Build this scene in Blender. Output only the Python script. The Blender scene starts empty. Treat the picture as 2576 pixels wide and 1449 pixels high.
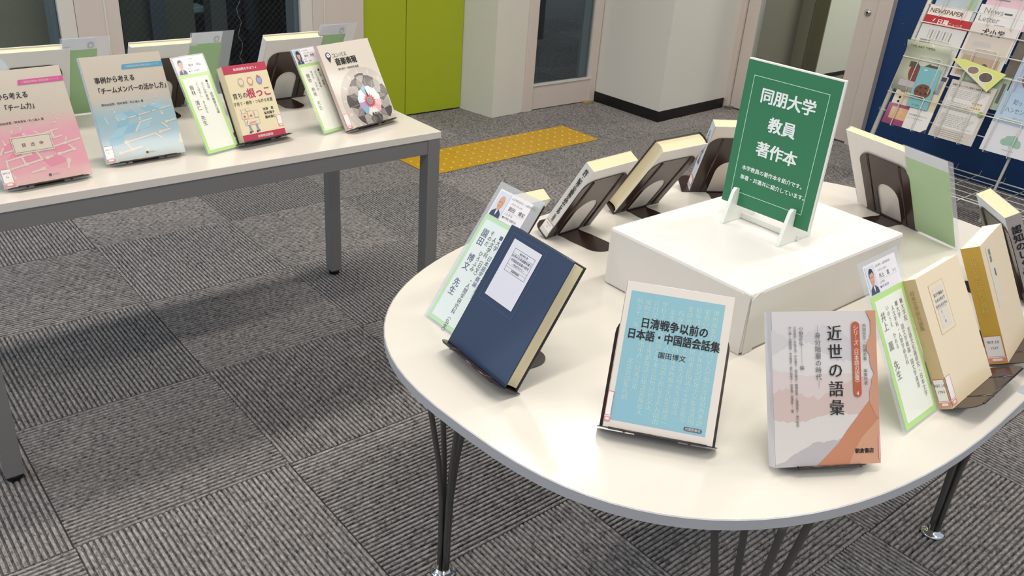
import bpy, bmesh, math, random
from mathutils import Vector, Matrix
C = bpy.context.scene.collection
SC = bpy.context.scene
random.seed(4)

# ------------------------------------------------------------------ camera
F_PX, PITCH, ROLL, YAW = 2197.5457, 26.79810561, 4.45306392, 41.66700363
CAM = Vector((-0.75661468, -3.12637676, 1.40140712))
cy, sy = math.cos(math.radians(YAW)), math.sin(math.radians(YAW))
cp, sp = math.cos(math.radians(PITCH)), math.sin(math.radians(PITCH))
fwd = Vector((sy*cp, cy*cp, -sp)); rgt = Vector((cy, -sy, 0)); upv = rgt.cross(fwd)
cr, sr = math.cos(math.radians(ROLL)), math.sin(math.radians(ROLL))
r2 = cr*rgt + sr*upv; u2 = -sr*rgt + cr*upv
cam = bpy.data.cameras.new('camera'); cam.sensor_width = 36; cam.lens = F_PX/2576*36
cam.clip_start = .05; cam.clip_end = 60
camo = bpy.data.objects.new('camera', cam); C.objects.link(camo)
camo.matrix_world = Matrix(((r2.x, u2.x, -fwd.x, CAM.x), (r2.y, u2.y, -fwd.y, CAM.y), (r2.z, u2.z, -fwd.z, CAM.z), (0, 0, 0, 1)))
SC.camera = camo

# ------------------------------------------------------------------ world, lights, exposure
W = bpy.data.worlds.new('world'); SC.world = W; W.use_nodes = True
W.node_tree.nodes['Background'].inputs[0].default_value = (.72, .84, 1, 1)
W.node_tree.nodes['Background'].inputs[1].default_value = .80
def area(x, y, z, sx, sy_, e, col, rot=(0, 0, 0)):
    l = bpy.data.lights.new('area_light', 'AREA'); l.shape = 'RECTANGLE'; l.size = sx; l.size_y = sy_
    l.energy = e; l.color = col
    o = bpy.data.objects.new('area_light', l); C.objects.link(o); o.location = (x, y, z); o.rotation_euler = rot
    return o
WARM = (1, .935, .85)
for lx, ly, e in ((-1.6, -.74, 12), (.15, -.74, 26), (1.9, -.74, 17), (3.6, -.74, 15),
                  (-1.6, -2.5, 12), (.15, -2.5, 20), (1.9, -2.5, 20), (3.6, -2.5, 12),
                  (-.8, -4.2, 14), (1.0, -4.2, 18), (2.8, -4.2, 12)):
    area(lx, ly, 2.56, 1.2, .16, e, WARM)  # rows of ceiling lamps
area(5.7, -.7, 2.4, .6, .6, 55, WARM)  # added fill light, brightens the corridor wall beyond the right-hand door
area(-3.2, .2, 1.5, 1.8, 2.2, 26, (.62, .77, 1), (0, math.radians(-90), 0))     # daylight through the windows on the left
area(.6, 1.08, 2.5, 3.4, .12, 30.0, (.75, .87, 1))  # added fill light, brightens the dark room behind the back windows
SC.view_settings.view_transform = 'Standard'; SC.view_settings.look = 'None'
SC.view_settings.exposure = -0.20; SC.view_settings.gamma = 1; SC.view_settings.use_curve_mapping = False

# ------------------------------------------------------------------ materials
def lin(c):
    if isinstance(c, str):
        c = c.lstrip('#'); c = [int(c[i:i+2], 16)/255 for i in (0, 2, 4)]
    return tuple((x/12.92 if x <= .04045 else ((x+.055)/1.055)**2.4) for x in c[:3]) + (1,)
MATS = {}
def mat(name, col, rough=.55, metal=0, coat=0, bump=0, bscale=200, var=0, vscale=8, spec=.5):
    if name in MATS: return MATS[name]
    m = bpy.data.materials.new(name); m.use_nodes = True; nt = m.node_tree; b = nt.nodes['Principled BSDF']
    b.inputs['Base Color'].default_value = lin(col); b.inputs['Roughness'].default_value = rough
    b.inputs['Metallic'].default_value = metal; b.inputs['Specular IOR Level'].default_value = spec
    b.inputs['Coat Weight'].default_value = coat; b.inputs['Coat Roughness'].default_value = .08
    if bump or var:
        tc = nt.nodes.new('ShaderNodeTexCoord')
    if bump:
        n = nt.nodes.new('ShaderNodeTexNoise'); n.inputs['Scale'].default_value = bscale
        nt.links.new(tc.outputs['Object'], n.inputs['Vector'])
        bp = nt.nodes.new('ShaderNodeBump'); bp.inputs['Strength'].default_value = bump; bp.inputs['Distance'].default_value = .002
        nt.links.new(n.outputs[0], bp.inputs['Height']); nt.links.new(bp.outputs[0], b.inputs['Normal'])
    if var:
        n = nt.nodes.new('ShaderNodeTexNoise'); n.inputs['Scale'].default_value = vscale; n.inputs['Detail'].default_value = 4
        nt.links.new(tc.outputs['Object'], n.inputs['Vector'])
        hs = nt.nodes.new('ShaderNodeMix'); hs.data_type = 'RGBA'
        c = lin(col); hs.inputs[6].default_value = tuple(x*(1-var) for x in c[:3])+(1,); hs.inputs[7].default_value = tuple(min(1, x*(1+var)) for x in c[:3])+(1,)
        nt.links.new(n.outputs[0], hs.inputs[0]); nt.links.new(hs.outputs[2], b.inputs['Base Color'])
    MATS[name] = m; return m
def clear(name, tint, alpha, rough=.08, milky=.0, ior=1.45):
    """thin clear sheet: mostly see-through, a little milky, glossy at grazing angles"""
    if name in MATS: return MATS[name]
    m = bpy.data.materials.new(name); m.use_nodes = True; nt = m.node_tree; nt.nodes.clear()
    out = nt.nodes.new('ShaderNodeOutputMaterial'); tr = nt.nodes.new('ShaderNodeBsdfTransparent'); tr.inputs[0].default_value = lin(tint)
    df = nt.nodes.new('ShaderNodeBsdfDiffuse'); df.inputs[0].default_value = (.9, .94, 1, 1)
    tl = nt.nodes.new('ShaderNodeBsdfTranslucent'); tl.inputs[0].default_value = (.9, .94, 1, 1)
    ad = nt.nodes.new('ShaderNodeMixShader'); ad.inputs[0].default_value = .4
    nt.links.new(df.outputs[0], ad.inputs[1]); nt.links.new(tl.outputs[0], ad.inputs[2])
    mx = nt.nodes.new('ShaderNodeMixShader'); mx.inputs[0].default_value = milky
    nt.links.new(tr.outputs[0], mx.inputs[1]); nt.links.new(ad.outputs[0], mx.inputs[2])
    gl = nt.nodes.new('ShaderNodeBsdfGlossy'); gl.inputs['Roughness'].default_value = rough
    fr = nt.nodes.new('ShaderNodeLayerWeight'); fr.inputs['Blend'].default_value = .5
    pw = nt.nodes.new('ShaderNodeMath'); pw.operation = 'POWER'; pw.inputs[1].default_value = 4; nt.links.new(fr.outputs['Facing'], pw.inputs[0])
    ma = nt.nodes.new('ShaderNodeMath'); ma.operation = 'MULTIPLY_ADD'; ma.inputs[1].default_value = .5; ma.inputs[2].default_value = .02; nt.links.new(pw.outputs[0], ma.inputs[0])
    m2 = nt.nodes.new('ShaderNodeMixShader'); nt.links.new(ma.outputs[0], m2.inputs[0])
    nt.links.new(mx.outputs[0], m2.inputs[1]); nt.links.new(gl.outputs[0], m2.inputs[2]); nt.links.new(m2.outputs[0], out.inputs[0])
    MATS[name] = m; return m
def grad(name, stops, axis='Y', length=.25, rough=.4, coat=.6, noise=.0, nscale=30, ncol='#ffffff'):
    """printed colour wash along one local axis"""
    if name in MATS: return MATS[name]
    m = bpy.data.materials.new(name); m.use_nodes = True; nt = m.node_tree; b = nt.nodes['Principled BSDF']
    b.inputs['Roughness'].default_value = rough; b.inputs['Coat Weight'].default_value = coat; b.inputs['Coat Roughness'].default_value = .08
    tc = nt.nodes.new('ShaderNodeTexCoord'); sx = nt.nodes.new('ShaderNodeSeparateXYZ'); nt.links.new(tc.outputs['Object'], sx.inputs[0])
    mu = nt.nodes.new('ShaderNodeMath'); mu.operation = 'DIVIDE'; mu.inputs[1].default_value = length
    nt.links.new(sx.outputs[axis], mu.inputs[0])
    r = nt.nodes.new('ShaderNodeValToRGB'); nt.links.new(mu.outputs[0], r.inputs[0])
    els = r.color_ramp.elements
    for i, (p, c) in enumerate(stops):
        e = els[i] if i < 2 else els.new(p)
        e.position = p; e.color = lin(c)
    last = r.outputs[0]
    if noise:
        n = nt.nodes.new('ShaderNodeTexNoise'); n.inputs['Scale'].default_value = nscale; nt.links.new(tc.outputs['Object'], n.inputs[0])
        rr = nt.nodes.new('ShaderNodeMath'); rr.operation = 'MULTIPLY'; rr.inputs[1].default_value = noise; nt.links.new(n.outputs[0], rr.inputs[0])
        mx = nt.nodes.new('ShaderNodeMix'); mx.data_type = 'RGBA'; mx.inputs[7].default_value = lin(ncol)
        nt.links.new(rr.outputs[0], mx.inputs[0]); nt.links.new(last, mx.inputs[6]); last = mx.outputs[2]
    nt.links.new(last, b.inputs['Base Color']); MATS[name] = m; return m
def page_mat():
    m = bpy.data.materials.new('paper_pages'); m.use_nodes = True; nt = m.node_tree; b = nt.nodes['Principled BSDF']
    tc = nt.nodes.new('ShaderNodeTexCoord'); w = nt.nodes.new('ShaderNodeTexWave'); w.bands_direction = 'Z'; w.inputs['Scale'].default_value = 260
    w.inputs['Distortion'].default_value = 1.2
    nt.links.new(tc.outputs['Object'], w.inputs[0]); r = nt.nodes.new('ShaderNodeValToRGB'); nt.links.new(w.outputs[0], r.inputs[0])
    r.color_ramp.elements[0].color = lin('#d9c9a0'); r.color_ramp.elements[1].color = lin('#efe2c0')
    nt.links.new(r.outputs[0], b.inputs['Base Color']); b.inputs['Roughness'].default_value = .8; return m
PAGE = page_mat()
PAGEW = mat('white_pages', '#f2ece0', .8)

def carpet_mat():
    m = bpy.data.materials.new('loop_carpet'); m.use_nodes = True; nt = m.node_tree; b = nt.nodes['Principled BSDF']
    b.inputs['Roughness'].default_value = .95; b.inputs['Specular IOR Level'].default_value = .15
    tc = nt.nodes.new('ShaderNodeTexCoord'); oi = nt.nodes.new('ShaderNodeObjectInfo')
    ad = nt.nodes.new('ShaderNodeVectorMath'); ad.operation = 'ADD'; nt.links.new(tc.outputs['Object'], ad.inputs[0])
    sc = nt.nodes.new('ShaderNodeVectorMath'); sc.operation = 'SCALE'; sc.inputs[3].default_value = 40
    nt.links.new(oi.outputs['Random'], sc.inputs[0]); nt.links.new(sc.outputs[0], ad.inputs[1])
    mp = nt.nodes.new('ShaderNodeMapping'); mp.inputs['Scale'].default_value = (150, 75, 1); nt.links.new(ad.outputs[0], mp.inputs[0])
    n = nt.nodes.new('ShaderNodeTexNoise'); n.inputs['Scale'].default_value = 1.0; n.inputs['Detail'].default_value = 3; n.inputs['Roughness'].default_value = .7
    nt.links.new(mp.outputs[0], n.inputs[0])
    r = nt.nodes.new('ShaderNodeValToRGB'); nt.links.new(n.outputs[0], r.inputs[0]); e = r.color_ramp.elements
    e[0].position = .34; e[0].color = lin('#65615f'); e[1].position = .74; e[1].color = lin('#d2cbc6')
    k = e.new(.47); k.color = lin('#9a9593'); k = e.new(.58); k.color = lin('#aca6a2')
    n2 = nt.nodes.new('ShaderNodeTexNoise'); n2.inputs['Scale'].default_value = 420; n2.inputs['Detail'].default_value = 2
    nt.links.new(ad.outputs[0], n2.inputs[0])
    mx = nt.nodes.new('ShaderNodeMix'); mx.data_type = 'RGBA'; mx.blend_type = 'MULTIPLY'; mx.inputs[0].default_value = .35
    nt.links.new(r.outputs[0], mx.inputs[6]); nt.links.new(n2.outputs[0], mx.inputs[7])
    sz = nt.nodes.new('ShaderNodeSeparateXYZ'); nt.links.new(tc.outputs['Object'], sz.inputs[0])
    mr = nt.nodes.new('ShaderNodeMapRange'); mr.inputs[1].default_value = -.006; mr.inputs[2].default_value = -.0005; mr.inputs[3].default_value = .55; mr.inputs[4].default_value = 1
    nt.links.new(sz.outputs['Z'], mr.inputs[0])      # shade between the ribs, painted into the colour by depth
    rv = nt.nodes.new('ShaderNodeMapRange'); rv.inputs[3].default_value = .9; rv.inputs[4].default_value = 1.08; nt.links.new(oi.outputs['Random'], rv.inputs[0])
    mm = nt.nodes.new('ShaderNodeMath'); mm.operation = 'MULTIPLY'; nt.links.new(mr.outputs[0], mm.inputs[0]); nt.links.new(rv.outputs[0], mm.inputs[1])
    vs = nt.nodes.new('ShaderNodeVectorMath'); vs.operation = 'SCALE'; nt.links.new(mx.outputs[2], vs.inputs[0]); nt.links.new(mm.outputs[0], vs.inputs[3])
    nt.links.new(vs.outputs[0], b.inputs['Base Color'])
    bp = nt.nodes.new('ShaderNodeBump'); bp.inputs['Strength'].default_value = .8; bp.inputs['Distance'].default_value = .002
    nt.links.new(n.outputs[0], bp.inputs['Height']); nt.links.new(bp.outputs[0], b.inputs['Normal']); return m
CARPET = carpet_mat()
M_WALL = mat('painted_wall', '#dcd8cd', .75, bump=.15, bscale=120, var=.03, vscale=3)
M_WALLG = mat('painted_wall_cool', '#d8d5c8', .75, bump=.15, bscale=120, var=.03, vscale=3)
M_POST = mat('painted_steel_frame', '#d2c5ba', .5, var=.02)
M_FRAME = mat('frame_bead', '#d8d2c8', .45)
M_GREEN = mat('green_door_paint', '#a3b01c', .45, var=.04, vscale=5)
M_BLACK = mat('black_rubber', '#0b0b0b', .5)
M_BLUE = mat('deep_blue_wall', '#033668', .55, var=.05, vscale=6)
M_TOP = mat('white_laminate', '#dad3c9', .24, var=.012, vscale=2, coat=.15)
M_TOP2 = mat('white_laminate_round', '#e0dbd1', .2, var=.015, vscale=2.5, coat=.2)
M_STEEL = mat('grey_steel', '#83817f', .4, metal=.25)
M_EDGE = mat('aluminium_edge', '#c6c5c6', .4, metal=.2)
M_CHROME = mat('chrome', '#d8d8d6', .12, metal=1)
M_ROD = mat('dark_chrome_rod', '#6b6963', .3, metal=.6)
M_STAND = mat('dark_brown_enamel', '#33231f', .22, spec=.6)
M_WHITE = mat('white_print', '#f1efe9', .6)
M_INK = mat('black_ink', '#17161a', .6)
M_GREYINK = mat('grey_ink', '#5a5a5a', .6)
M_FADE = mat('faded_ink', '#8f8c86', .6)
M_SLEEVE = clear('milky_plastic_sleeve', '#f4f8fb', 1, .12, .30)
M_FILM = clear('clear_plastic_film', '#ffffff', 1, .14, .0)
M_GLASS = clear('window_glass', '#e8eef0', 1, .02, .0)

# ------------------------------------------------------------------ mesh helpers
def obj(name, bm, m, parent=None, smooth=False, M=None):
    me = bpy.data.meshes.new(name)
    bmesh.ops.recalc_face_normals(bm, faces=bm.faces[:])
    bm.to_mesh(me); bm.free()
    for x in (m if isinstance(m, (list, tuple)) else [m]): me.materials.append(x)
    if smooth:
        for p in me.polygons: p.use_smooth = True
    o = bpy.data.objects.new(name, me); C.objects.link(o)
    if parent: o.parent = parent
    if M is not None: o.matrix_local = M
    return o
def empty(name, M=None, parent=None):
    o = bpy.data.objects.new(name, None); o.empty_display_size = .05; C.objects.link(o)
    if parent: o.parent = parent
    if M is not None: o.matrix_local = M
    return o
def tag(o, label=None, cat=None, group=None, kind=None):
    if label: o['label'] = label
    if cat: o['category'] = cat
    if group: o['group'] = group
    if kind: o['kind'] = kind
    return o
def struct(name, bm, m, parent=None, **k):
    o = obj(name, bm, m, parent, **k)
    if not parent: o['kind'] = 'structure'
    return o
def box(bm, x0, x1, y0, y1, z0, z1, mi=0, bev=0):
    v = [bm.verts.new((x, y, z)) for x in (x0, x1) for y in (y0, y1) for z in (z0, z1)]
    fs = [(0, 1, 3, 2), (4, 6, 7, 5), (0, 4, 5, 1), (2, 3, 7, 6), (0, 2, 6, 4), (1, 5, 7, 3)]
    F = []
    for f in fs:
        q = bm.faces.new([v[i] for i in f]); q.material_index = mi; F.append(q)
    if bev:
        es = list({e for f in F for e in f.edges})
        bmesh.ops.bevel(bm, geom=es, offset=bev, segments=2, affect='EDGES', profile=.5)
    return bm
def bx(*a, **k): return box(bmesh.new(), *a, **k)
def prism(bm, pts, z0, z1, M=None, mi=0):
    """extrude a 2D outline (any simple polygon) from z0 to z1"""
    M = M or Matrix()
    lo = [bm.verts.new(M @ Vector((p[0], p[1], z0))) for p in pts]; hi = [bm.verts.new(M @ Vector((p[0], p[1], z1))) for p in pts]
    n = len(pts); fs = [bm.faces.new(lo[::-1]), bm.faces.new(hi)]
    for i in range(n): fs.append(bm.faces.new((lo[i], lo[(i+1) % n], hi[(i+1) % n], hi[i])))
    for f in fs: f.material_index = mi
    return bm
def tube(bm, pts, r, n=8, mi=0, caps=True):
    pts = [Vector(p) for p in pts]; rings = []
    for i, p in enumerate(pts):
        d = (pts[min(i+1, len(pts)-1)] - pts[max(i-1, 0)]).normalized()
        a = d.cross(Vector((0, 0, 1)) if abs(d.z) < .9 else Vector((1, 0, 0))).normalized(); b = d.cross(a)
        rr = r[i] if isinstance(r, (list, tuple)) else r
        rings.append([bm.verts.new(p + rr*(math.cos(2*math.pi*k/n)*a + math.sin(2*math.pi*k/n)*b)) for k in range(n)])
    for A, B in zip(rings, rings[1:]):
        for k in range(n):
            f = bm.faces.new((A[k], A[(k+1) % n], B[(k+1) % n], B[k])); f.smooth = True; f.material_index = mi
    if caps: bm.faces.new(rings[0][::-1]); bm.faces.new(rings[-1])
    return bm
def lathe(bm, prof, n=24, c=(0, 0, 0)):
    rings = [[bm.verts.new((c[0]+r*math.cos(2*math.pi*k/n), c[1]+r*math.sin(2*math.pi*k/n), c[2]+z)) for k in range(n)] for r, z in prof]
    for A, B in zip(rings, rings[1:]):
        for k in range(n): bm.faces.new((A[k], A[(k+1) % n], B[(k+1) % n], B[k])).smooth = True
    bm.faces.new(rings[0][::-1]); bm.faces.new(rings[-1]); return bm
def rrect(x0, y0, x1, y1, r=(0, 0, 0, 0), n=6):
    """outline, counter-clockwise from lower left; r = radii of the corners BL BR TR TL"""
    if not isinstance(r, tuple): r = (r,)*4
    P = []
    for (cx, cy_, a, rr) in ((x0, y0, 180, r[0]), (x1, y0, 270, r[1]), (x1, y1, 0, r[2]), (x0, y1, 90, r[3])):
        if rr == 0: P.append((cx, cy_)); continue
        ox = cx + (rr if cx == x0 else -rr); oy = cy_ + (rr if cy_ == y0 else -rr)
        for k in range(n+1):
            t = math.radians(a + 90*k/n); P.append((ox+rr*math.cos(t), oy+rr*math.sin(t)))
    return P
def disc(cx, cy_, r, n=20, ry=None, a0=0, a1=360):
    ry = ry or r
    return [(cx+r*math.cos(math.radians(a0+(a1-a0)*k/n)), cy_+ry*math.sin(math.radians(a0+(a1-a0)*k/n))) for k in range(n if a1-a0 == 360 else n+1)]

# ------------------------------------------------------------------ flat print (lettering and pictures) laid on a surface
PRINTS = []
class Print:
    def __init__(s, parent, name='lettering', M=None, base=.0003, label=None):
        s.parent, s.name, s.M, s.base, s.items, s.label = parent, name, M or Matrix(), base, [], label
        PRINTS.append(s)
    def p(s, pts, m, z=0): s.items.append(('p', pts, m, z)); return s
    def rect(s, x0, y0, x1, y1, m, z=0): return s.p([(x0, y0), (x1, y0), (x1, y1), (x0, y1)], m, z)
    def frame(s, x0, y0, x1, y1, t, m, z=0):
        s.rect(x0, y0, x1, y0+t, m, z); s.rect(x0, y1-t, x1, y1, m, z); s.rect(x0, y0+t, x0+t, y1-t, m, z); s.rect(x1-t, y0+t, x1, y1-t, m, z); return s
    def t(s, txt, x, y, size, m, v=False, bold=0, al='L', sx=1, z=1, rot=0, gap=1.0):
        s.items.append(('t', txt, x, y, size, m, v, bold, al, sx, z, rot, gap)); return s
VERT = {'ー': '｜', '―': '｜', '〈': '︿', '〉': '﹀', '(': '︵', ')': '︶'}
def finalize_prints():
    tobs = []
    for pr in PRINTS:
        for it in pr.items:
            if it[0] != 't': continue
            _, txt, x, y, size, m, v, bold, al, sx, z, rot, gap = it
            c = bpy.data.curves.new('t', 'FONT'); c.resolution_u = 2; c.size = 1; c.fill_mode = 'FRONT'
            if v: txt = '\n'.join(VERT.get(ch, ch) for ch in txt); c.align_x = 'CENTER'; c.space_line = gap
            else:
                c.align_x = {'L': 'LEFT', 'C': 'CENTER', 'R': 'RIGHT'}[al]
                if gap != 1: c.space_character = gap
            c.body = txt
            o = bpy.data.objects.new('t', c); C.objects.link(o); tobs.append((pr, it, o))
    dg = bpy.context.evaluated_depsgraph_get(); dg.update()
    got = {}
    for pr, it, o in tobs: got.setdefault(id(pr), []).append((it, bpy.data.meshes.new_from_object(o.evaluated_get(dg))))
    for pr, it, o in tobs: bpy.data.objects.remove(o)
    for pr in PRINTS:
        V, Fs, MI, ms = [], [], [], []
        def mi(m):
            if m not in ms: ms.append(m)
            return ms.index(m)
        for ni, it in enumerate(pr.items):
            if it[0] == 'p':
                b = len(V); z = pr.base + it[3]*.00015 + (ni % 30)*.000004
                V += [pr.M @ Vector((q[0], q[1], z)) for q in it[1]]; Fs.append(tuple(range(b, len(V)))); MI.append(mi(it[2]))
        for it, me in got.get(id(pr), []):
            _, txt, x, y, size, m, v, bold, al, sx, z, rot, gap = it
            k = mi(m); z = pr.base + z*.00015; dy = -.88*size if v else 0
            ca, sa = math.cos(math.radians(rot)), math.sin(math.radians(rot)); B = bold*size
            for n_, (ox, oy) in enumerate(((0, 0),) if B == 0 else (((-B, -B*.6), (B, B*.6), (-B, B*.6), (B, -B*.6), (0, 0)) if bold > .015 else ((-B, 0), (B, 0)))):
                b = len(V)
                for q in me.vertices:
                    px, py = q.co.x*size*sx + ox, q.co.y*size + dy + oy
                    V.append(pr.M @ Vector((x+px*ca-py*sa, y+px*sa+py*ca, z+n_*.000005)))
                for f in me.polygons: Fs.append(tuple(b+i for i in f.vertices)); MI.append(k)
            bpy.data.meshes.remove(me)
        me = bpy.data.meshes.new(pr.name); me.from_pydata(V, [], Fs)
        for m in ms: me.materials.append(m)
        me.polygons.foreach_set('material_index', MI); me.update()
        o = bpy.data.objects.new(pr.name, me); C.objects.link(o); o.parent = pr.parent
        if pr.label: o['label'] = pr.label

# ================================================================== SETTING
# floor: a slab with separate ribbed carpet tiles laid quarter-turned
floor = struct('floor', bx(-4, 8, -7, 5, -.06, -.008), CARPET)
def tile_mesh(n=40, s=.4988):
    bm = bmesh.new(); w = s/n; prof = []
    for i in range(n):
        x = -s/2 + i*w
        prof += [(x+w*.10, -.006), (x+w*.24, -.0008), (x+w*.5, 0), (x+w*.76, -.0008), (x+w*.90, -.006)]
    a = [bm.verts.new((x, -s/2, z)) for x, z in prof]; b = [bm.verts.new((x, s/2, z)) for x, z in prof]
    for i in range(len(prof)-1): bm.faces.new((a[i], a[i+1], b[i+1], b[i]))
    lo = [bm.verts.new(q) for q in ((-s/2, -s/2, -.008), (s/2, -s/2, -.008), (s/2, s/2, -.008), (-s/2, s/2, -.008))]
    bm.faces.new((lo[0], lo[1], a[-1], *a[-2:0:-1], a[0])); bm.faces.new((lo[3], b[0], *b[1:-1], b[-1], lo[2]))
    bm.faces.new((lo[0], a[0], b[0], lo[3])); bm.faces.new((lo[1], lo[2], b[-1], a[-1]))
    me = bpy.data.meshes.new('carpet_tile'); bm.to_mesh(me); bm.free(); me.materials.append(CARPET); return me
def in_view(p, pad=500):
    d = Vector(p) - CAM; z = d.dot(fwd)
    if z < .2: return False
    x = 1288 + F_PX*d.dot(r2)/z; y = 724.5 - F_PX*d.dot(u2)/z
    return -pad < x < 2576+pad and -pad < y < 1449+pad
TM = tile_mesh()
for i in range(-4, 14):
    for j in range(-6, 7):
        x, y = (i+.5)*.5, -(j+.5)*.5
        if x > 6.8 or y > 3 or not in_view((x, y, 0)): continue
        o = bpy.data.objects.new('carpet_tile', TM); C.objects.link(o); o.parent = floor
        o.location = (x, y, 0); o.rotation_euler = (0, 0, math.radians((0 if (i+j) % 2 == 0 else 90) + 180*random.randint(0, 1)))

struct('ceiling', bx(-2.6, 8, -4.5, 5, 2.6, 2.7), mat('ceiling_board', '#e4e1da', .8, bump=.2, bscale=60))

def rot_seg(p0, p1, z0, z1, th, name, m, parent=None, side=1, bev=0):
    """upright panel whose visible face runs from p0 to p1; the thickness goes to the left of the direction"""
    a = Vector((p0[0], p0[1], 0)); b = Vector((p1[0], p1[1], 0)); d = (b-a).normalized(); n = Vector((-d.y, d.x, 0))*side
    bm = bmesh.new(); L = (b-a).length; box(bm, 0, L, 0, th, z0, z1, bev=bev)
    M = Matrix(((d.x, n.x, 0, a.x), (d.y, n.y, 0, a.y), (0, 0, 1, 0), (0, 0, 0, 1)))
    bmesh.ops.transform(bm, matrix=M, verts=bm.verts[:])
    return obj(name, bm, m, parent) if parent else struct(name, bm, m)

# posts, green doors
YB = .92
p = struct('trim_1', bx(.282, .461, YB-.02, YB+.14, 0, 2.6, bev=.004), M_POST)
obj('bead', bx(.395, .402, YB-.024, YB-.0195, 0, 2.6), M_FRAME, p)
p = struct('trim_2', bx(1.375, 1.663, YB-.02, YB+.14, 0, 2.6, bev=.004), M_POST)
obj('bead', bx(1.432, 1.439, YB-.024, YB-.0195, 0, 2.6), M_FRAME, p)
def window(n, x0, x1, y, z0=.157):
    w = empty('window_%d' % n); w.location = (x0, y, 0); w['kind'] = 'structure'
    obj('bottom_rail', bx(0, x1-x0, -.012, .04, 0, z0, bev=.003), M_POST, w)
    obj('sill_bead', bx(0, x1-x0, -.02, .0, z0-.012, z0+.004), M_FRAME, w)
    obj('side_frame', bx(x1-x0-.028, x1-x0+.036, -.014, .05, 0, 2.6, bev=.002), M_FRAME, w)
    obj('reveal', bx(x1-x0-.05, x1-x0-.03, .012, .10, z0, 2.6), mat('grey_reveal', '#8a8f92', .5), w)
    obj('glass_pane', bx(.0, x1-x0-.028, .004, .010, z0, 2.6), M_GLASS, w)
    bm = bmesh.new(); h = 1.3; s = .030; L = x1-x0-.028; k = -h
    while k < L:
        for sg in (1, -1):
            a, b = k, k+h
            t0 = max(0, -a); t1 = min(h, L-a)
            if t1 > t0:
                pa = (a+t0, z0+(t0 if sg > 0 else h-t0)); pb = (a+t1, z0+(t1 if sg > 0 else h-t1))
                tube(bm, [(pa[0], .0065, pa[1]), (pb[0], .0065, pb[1])], .00035 if sg > 0 else .00022, 3, caps=False)
        k += s
    o = obj('wire_mesh', bm, mat('glass_wire', '#77797a', .4, metal=.5), w); o['kind'] = 'stuff'
    return w
window(1, -1.3, .245, YB)
window(2, .461, 1.339, YB)
g = empty('door_1'); g.location = (1.663, YB-.005, 0); g['kind'] = 'structure'
obj('door_leaf', bx(.0, .270, 0, .04, .008, 2.3, bev=.002), M_GREEN, g)
obj('door_leaf', bx(.2735, .656, 0, .04, .008, 2.3, bev=.002), M_GREEN, g)
obj('head_panel', bx(0, .656, 0, .04, 2.31, 2.6), M_GREEN, g)
obj('gap_back', bx(.0, .656, .03, .05, 0, 2.6), M_BLACK, g)
# column between green doors and glass door
bm = prism(bmesh.new(), [(2.322, .925), (2.366, .672), (2.655, .692), (2.655, 1.1), (2.322, 1.1)], 0, 2.6)
struct('wall_column', bm, M_WALLG)
# glass door
d = empty('door_2'); d.location = (2.60, .695, 0); d['kind'] = 'structure'
obj('jamb', bx(.005, .075, -.018, .05, 0, 2.6, bev=.003), M_POST, d)
obj('bottom_rail', bx(.075, .56, -.006, .04, .004, .15, bev=.003), M_POST, d)
obj('sill_bead', bx(.075, .56, -.014, .0, .146, .158), M_FRAME, d)
obj('stile', bx(.545, .60, -.012, .05, 0, 2.6, bev=.003), M_POST, d)
obj('edge_bead', bx(.538, .546, -.004, .02, .15, 2.6), M_FRAME, d)
obj('reveal', bx(.48, .54, .03, .05, .15, 2.6), mat('grey_reveal', '#8a8f92', .5), d)
obj('glass_pane', bx(.07, .545, .008, .014, .15, 2.6), M_GLASS, d)
bm = bmesh.new(); k = -1.2
while k < .475:
    t0 = max(0, -k); t1 = min(1.2, .475-k)
    if t1 > t0: tube(bm, [(.07+k+t0, .0105, .15+t0), (.07+k+t1, .0105, .15+t1)], .00035, 3, caps=False)
    k += .016
o = obj('wire_mesh', bm, mat('glass_wire', '#77797a', .4, metal=.5), d); o['kind'] = 'stuff'
obj('door_stop', bx(.50, .555, -.035, -.006, 0, .012), mat('brass_stop', '#b69a6c', .5), d)
# pillar
PIL = [(3.205, .705), (3.222, .165), (3.90, .207), (3.90, .8), (3.205, .8)]
struct('wall_pillar', prism(bmesh.new(), PIL, .055, 2.6), M_WALL)
BB = [(3.200, .69), (3.217, .160), (3.885, .202), (3.885, .22), (3.237, .18), (3.22, .69)]
struct('baseboard_pillar', prism(bmesh.new(), BB, 0, .062), M_BLACK)
# door in the right-hand wall
d = empty('door_3'); d.location = (3.93, .22, 0); d['kind'] = 'structure'
obj('frame_post', bx(-.03, .08, -.045, .0, 0, 2.6, bev=.002), M_POST, d)
obj('stile', bx(-.01, .03, -.135, -.05, .01, 2.6, bev=.003), M_POST, d)
obj('edge_bead', bx(-.008, .032, -.141, -.135, .15, 2.6), mat('bright_steel', '#c9c7bd', .3, metal=.6), d)
obj('stile', bx(-.01, .03, -.876, -.772, .01, 2.6, bev=.003), M_POST, d)
obj('bottom_rail', bx(-.008, .028, -.772, -.135, .01, .12, bev=.003), M_POST, d)
obj('glass_pane', bx(.006, .012, -.775, -.138, .12, 2.6), clear('clear_door_glass', '#f2f4f0', 1, .02, 0), d)
lk = obj('lock', lathe(bmesh.new(), [(.0, .0), (.019, .0), (.019, .006), (.012, .010), (.0, .010)][1:], 20), M_CHROME, d,
         M=Matrix.Translation((-.010, -.826, .725)) @ Matrix.Rotation(math.radians(-90), 4, 'Y'))
obj('keyhole', bx(-.004, .004, -.007, .007, .0100, .0115), M_BLACK, lk)
obj('pivot', bx(-.05, -.01, -.075, -.035, 0, .016), mat('steel_pivot', '#8f8a83', .4, metal=.5), d)
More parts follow.
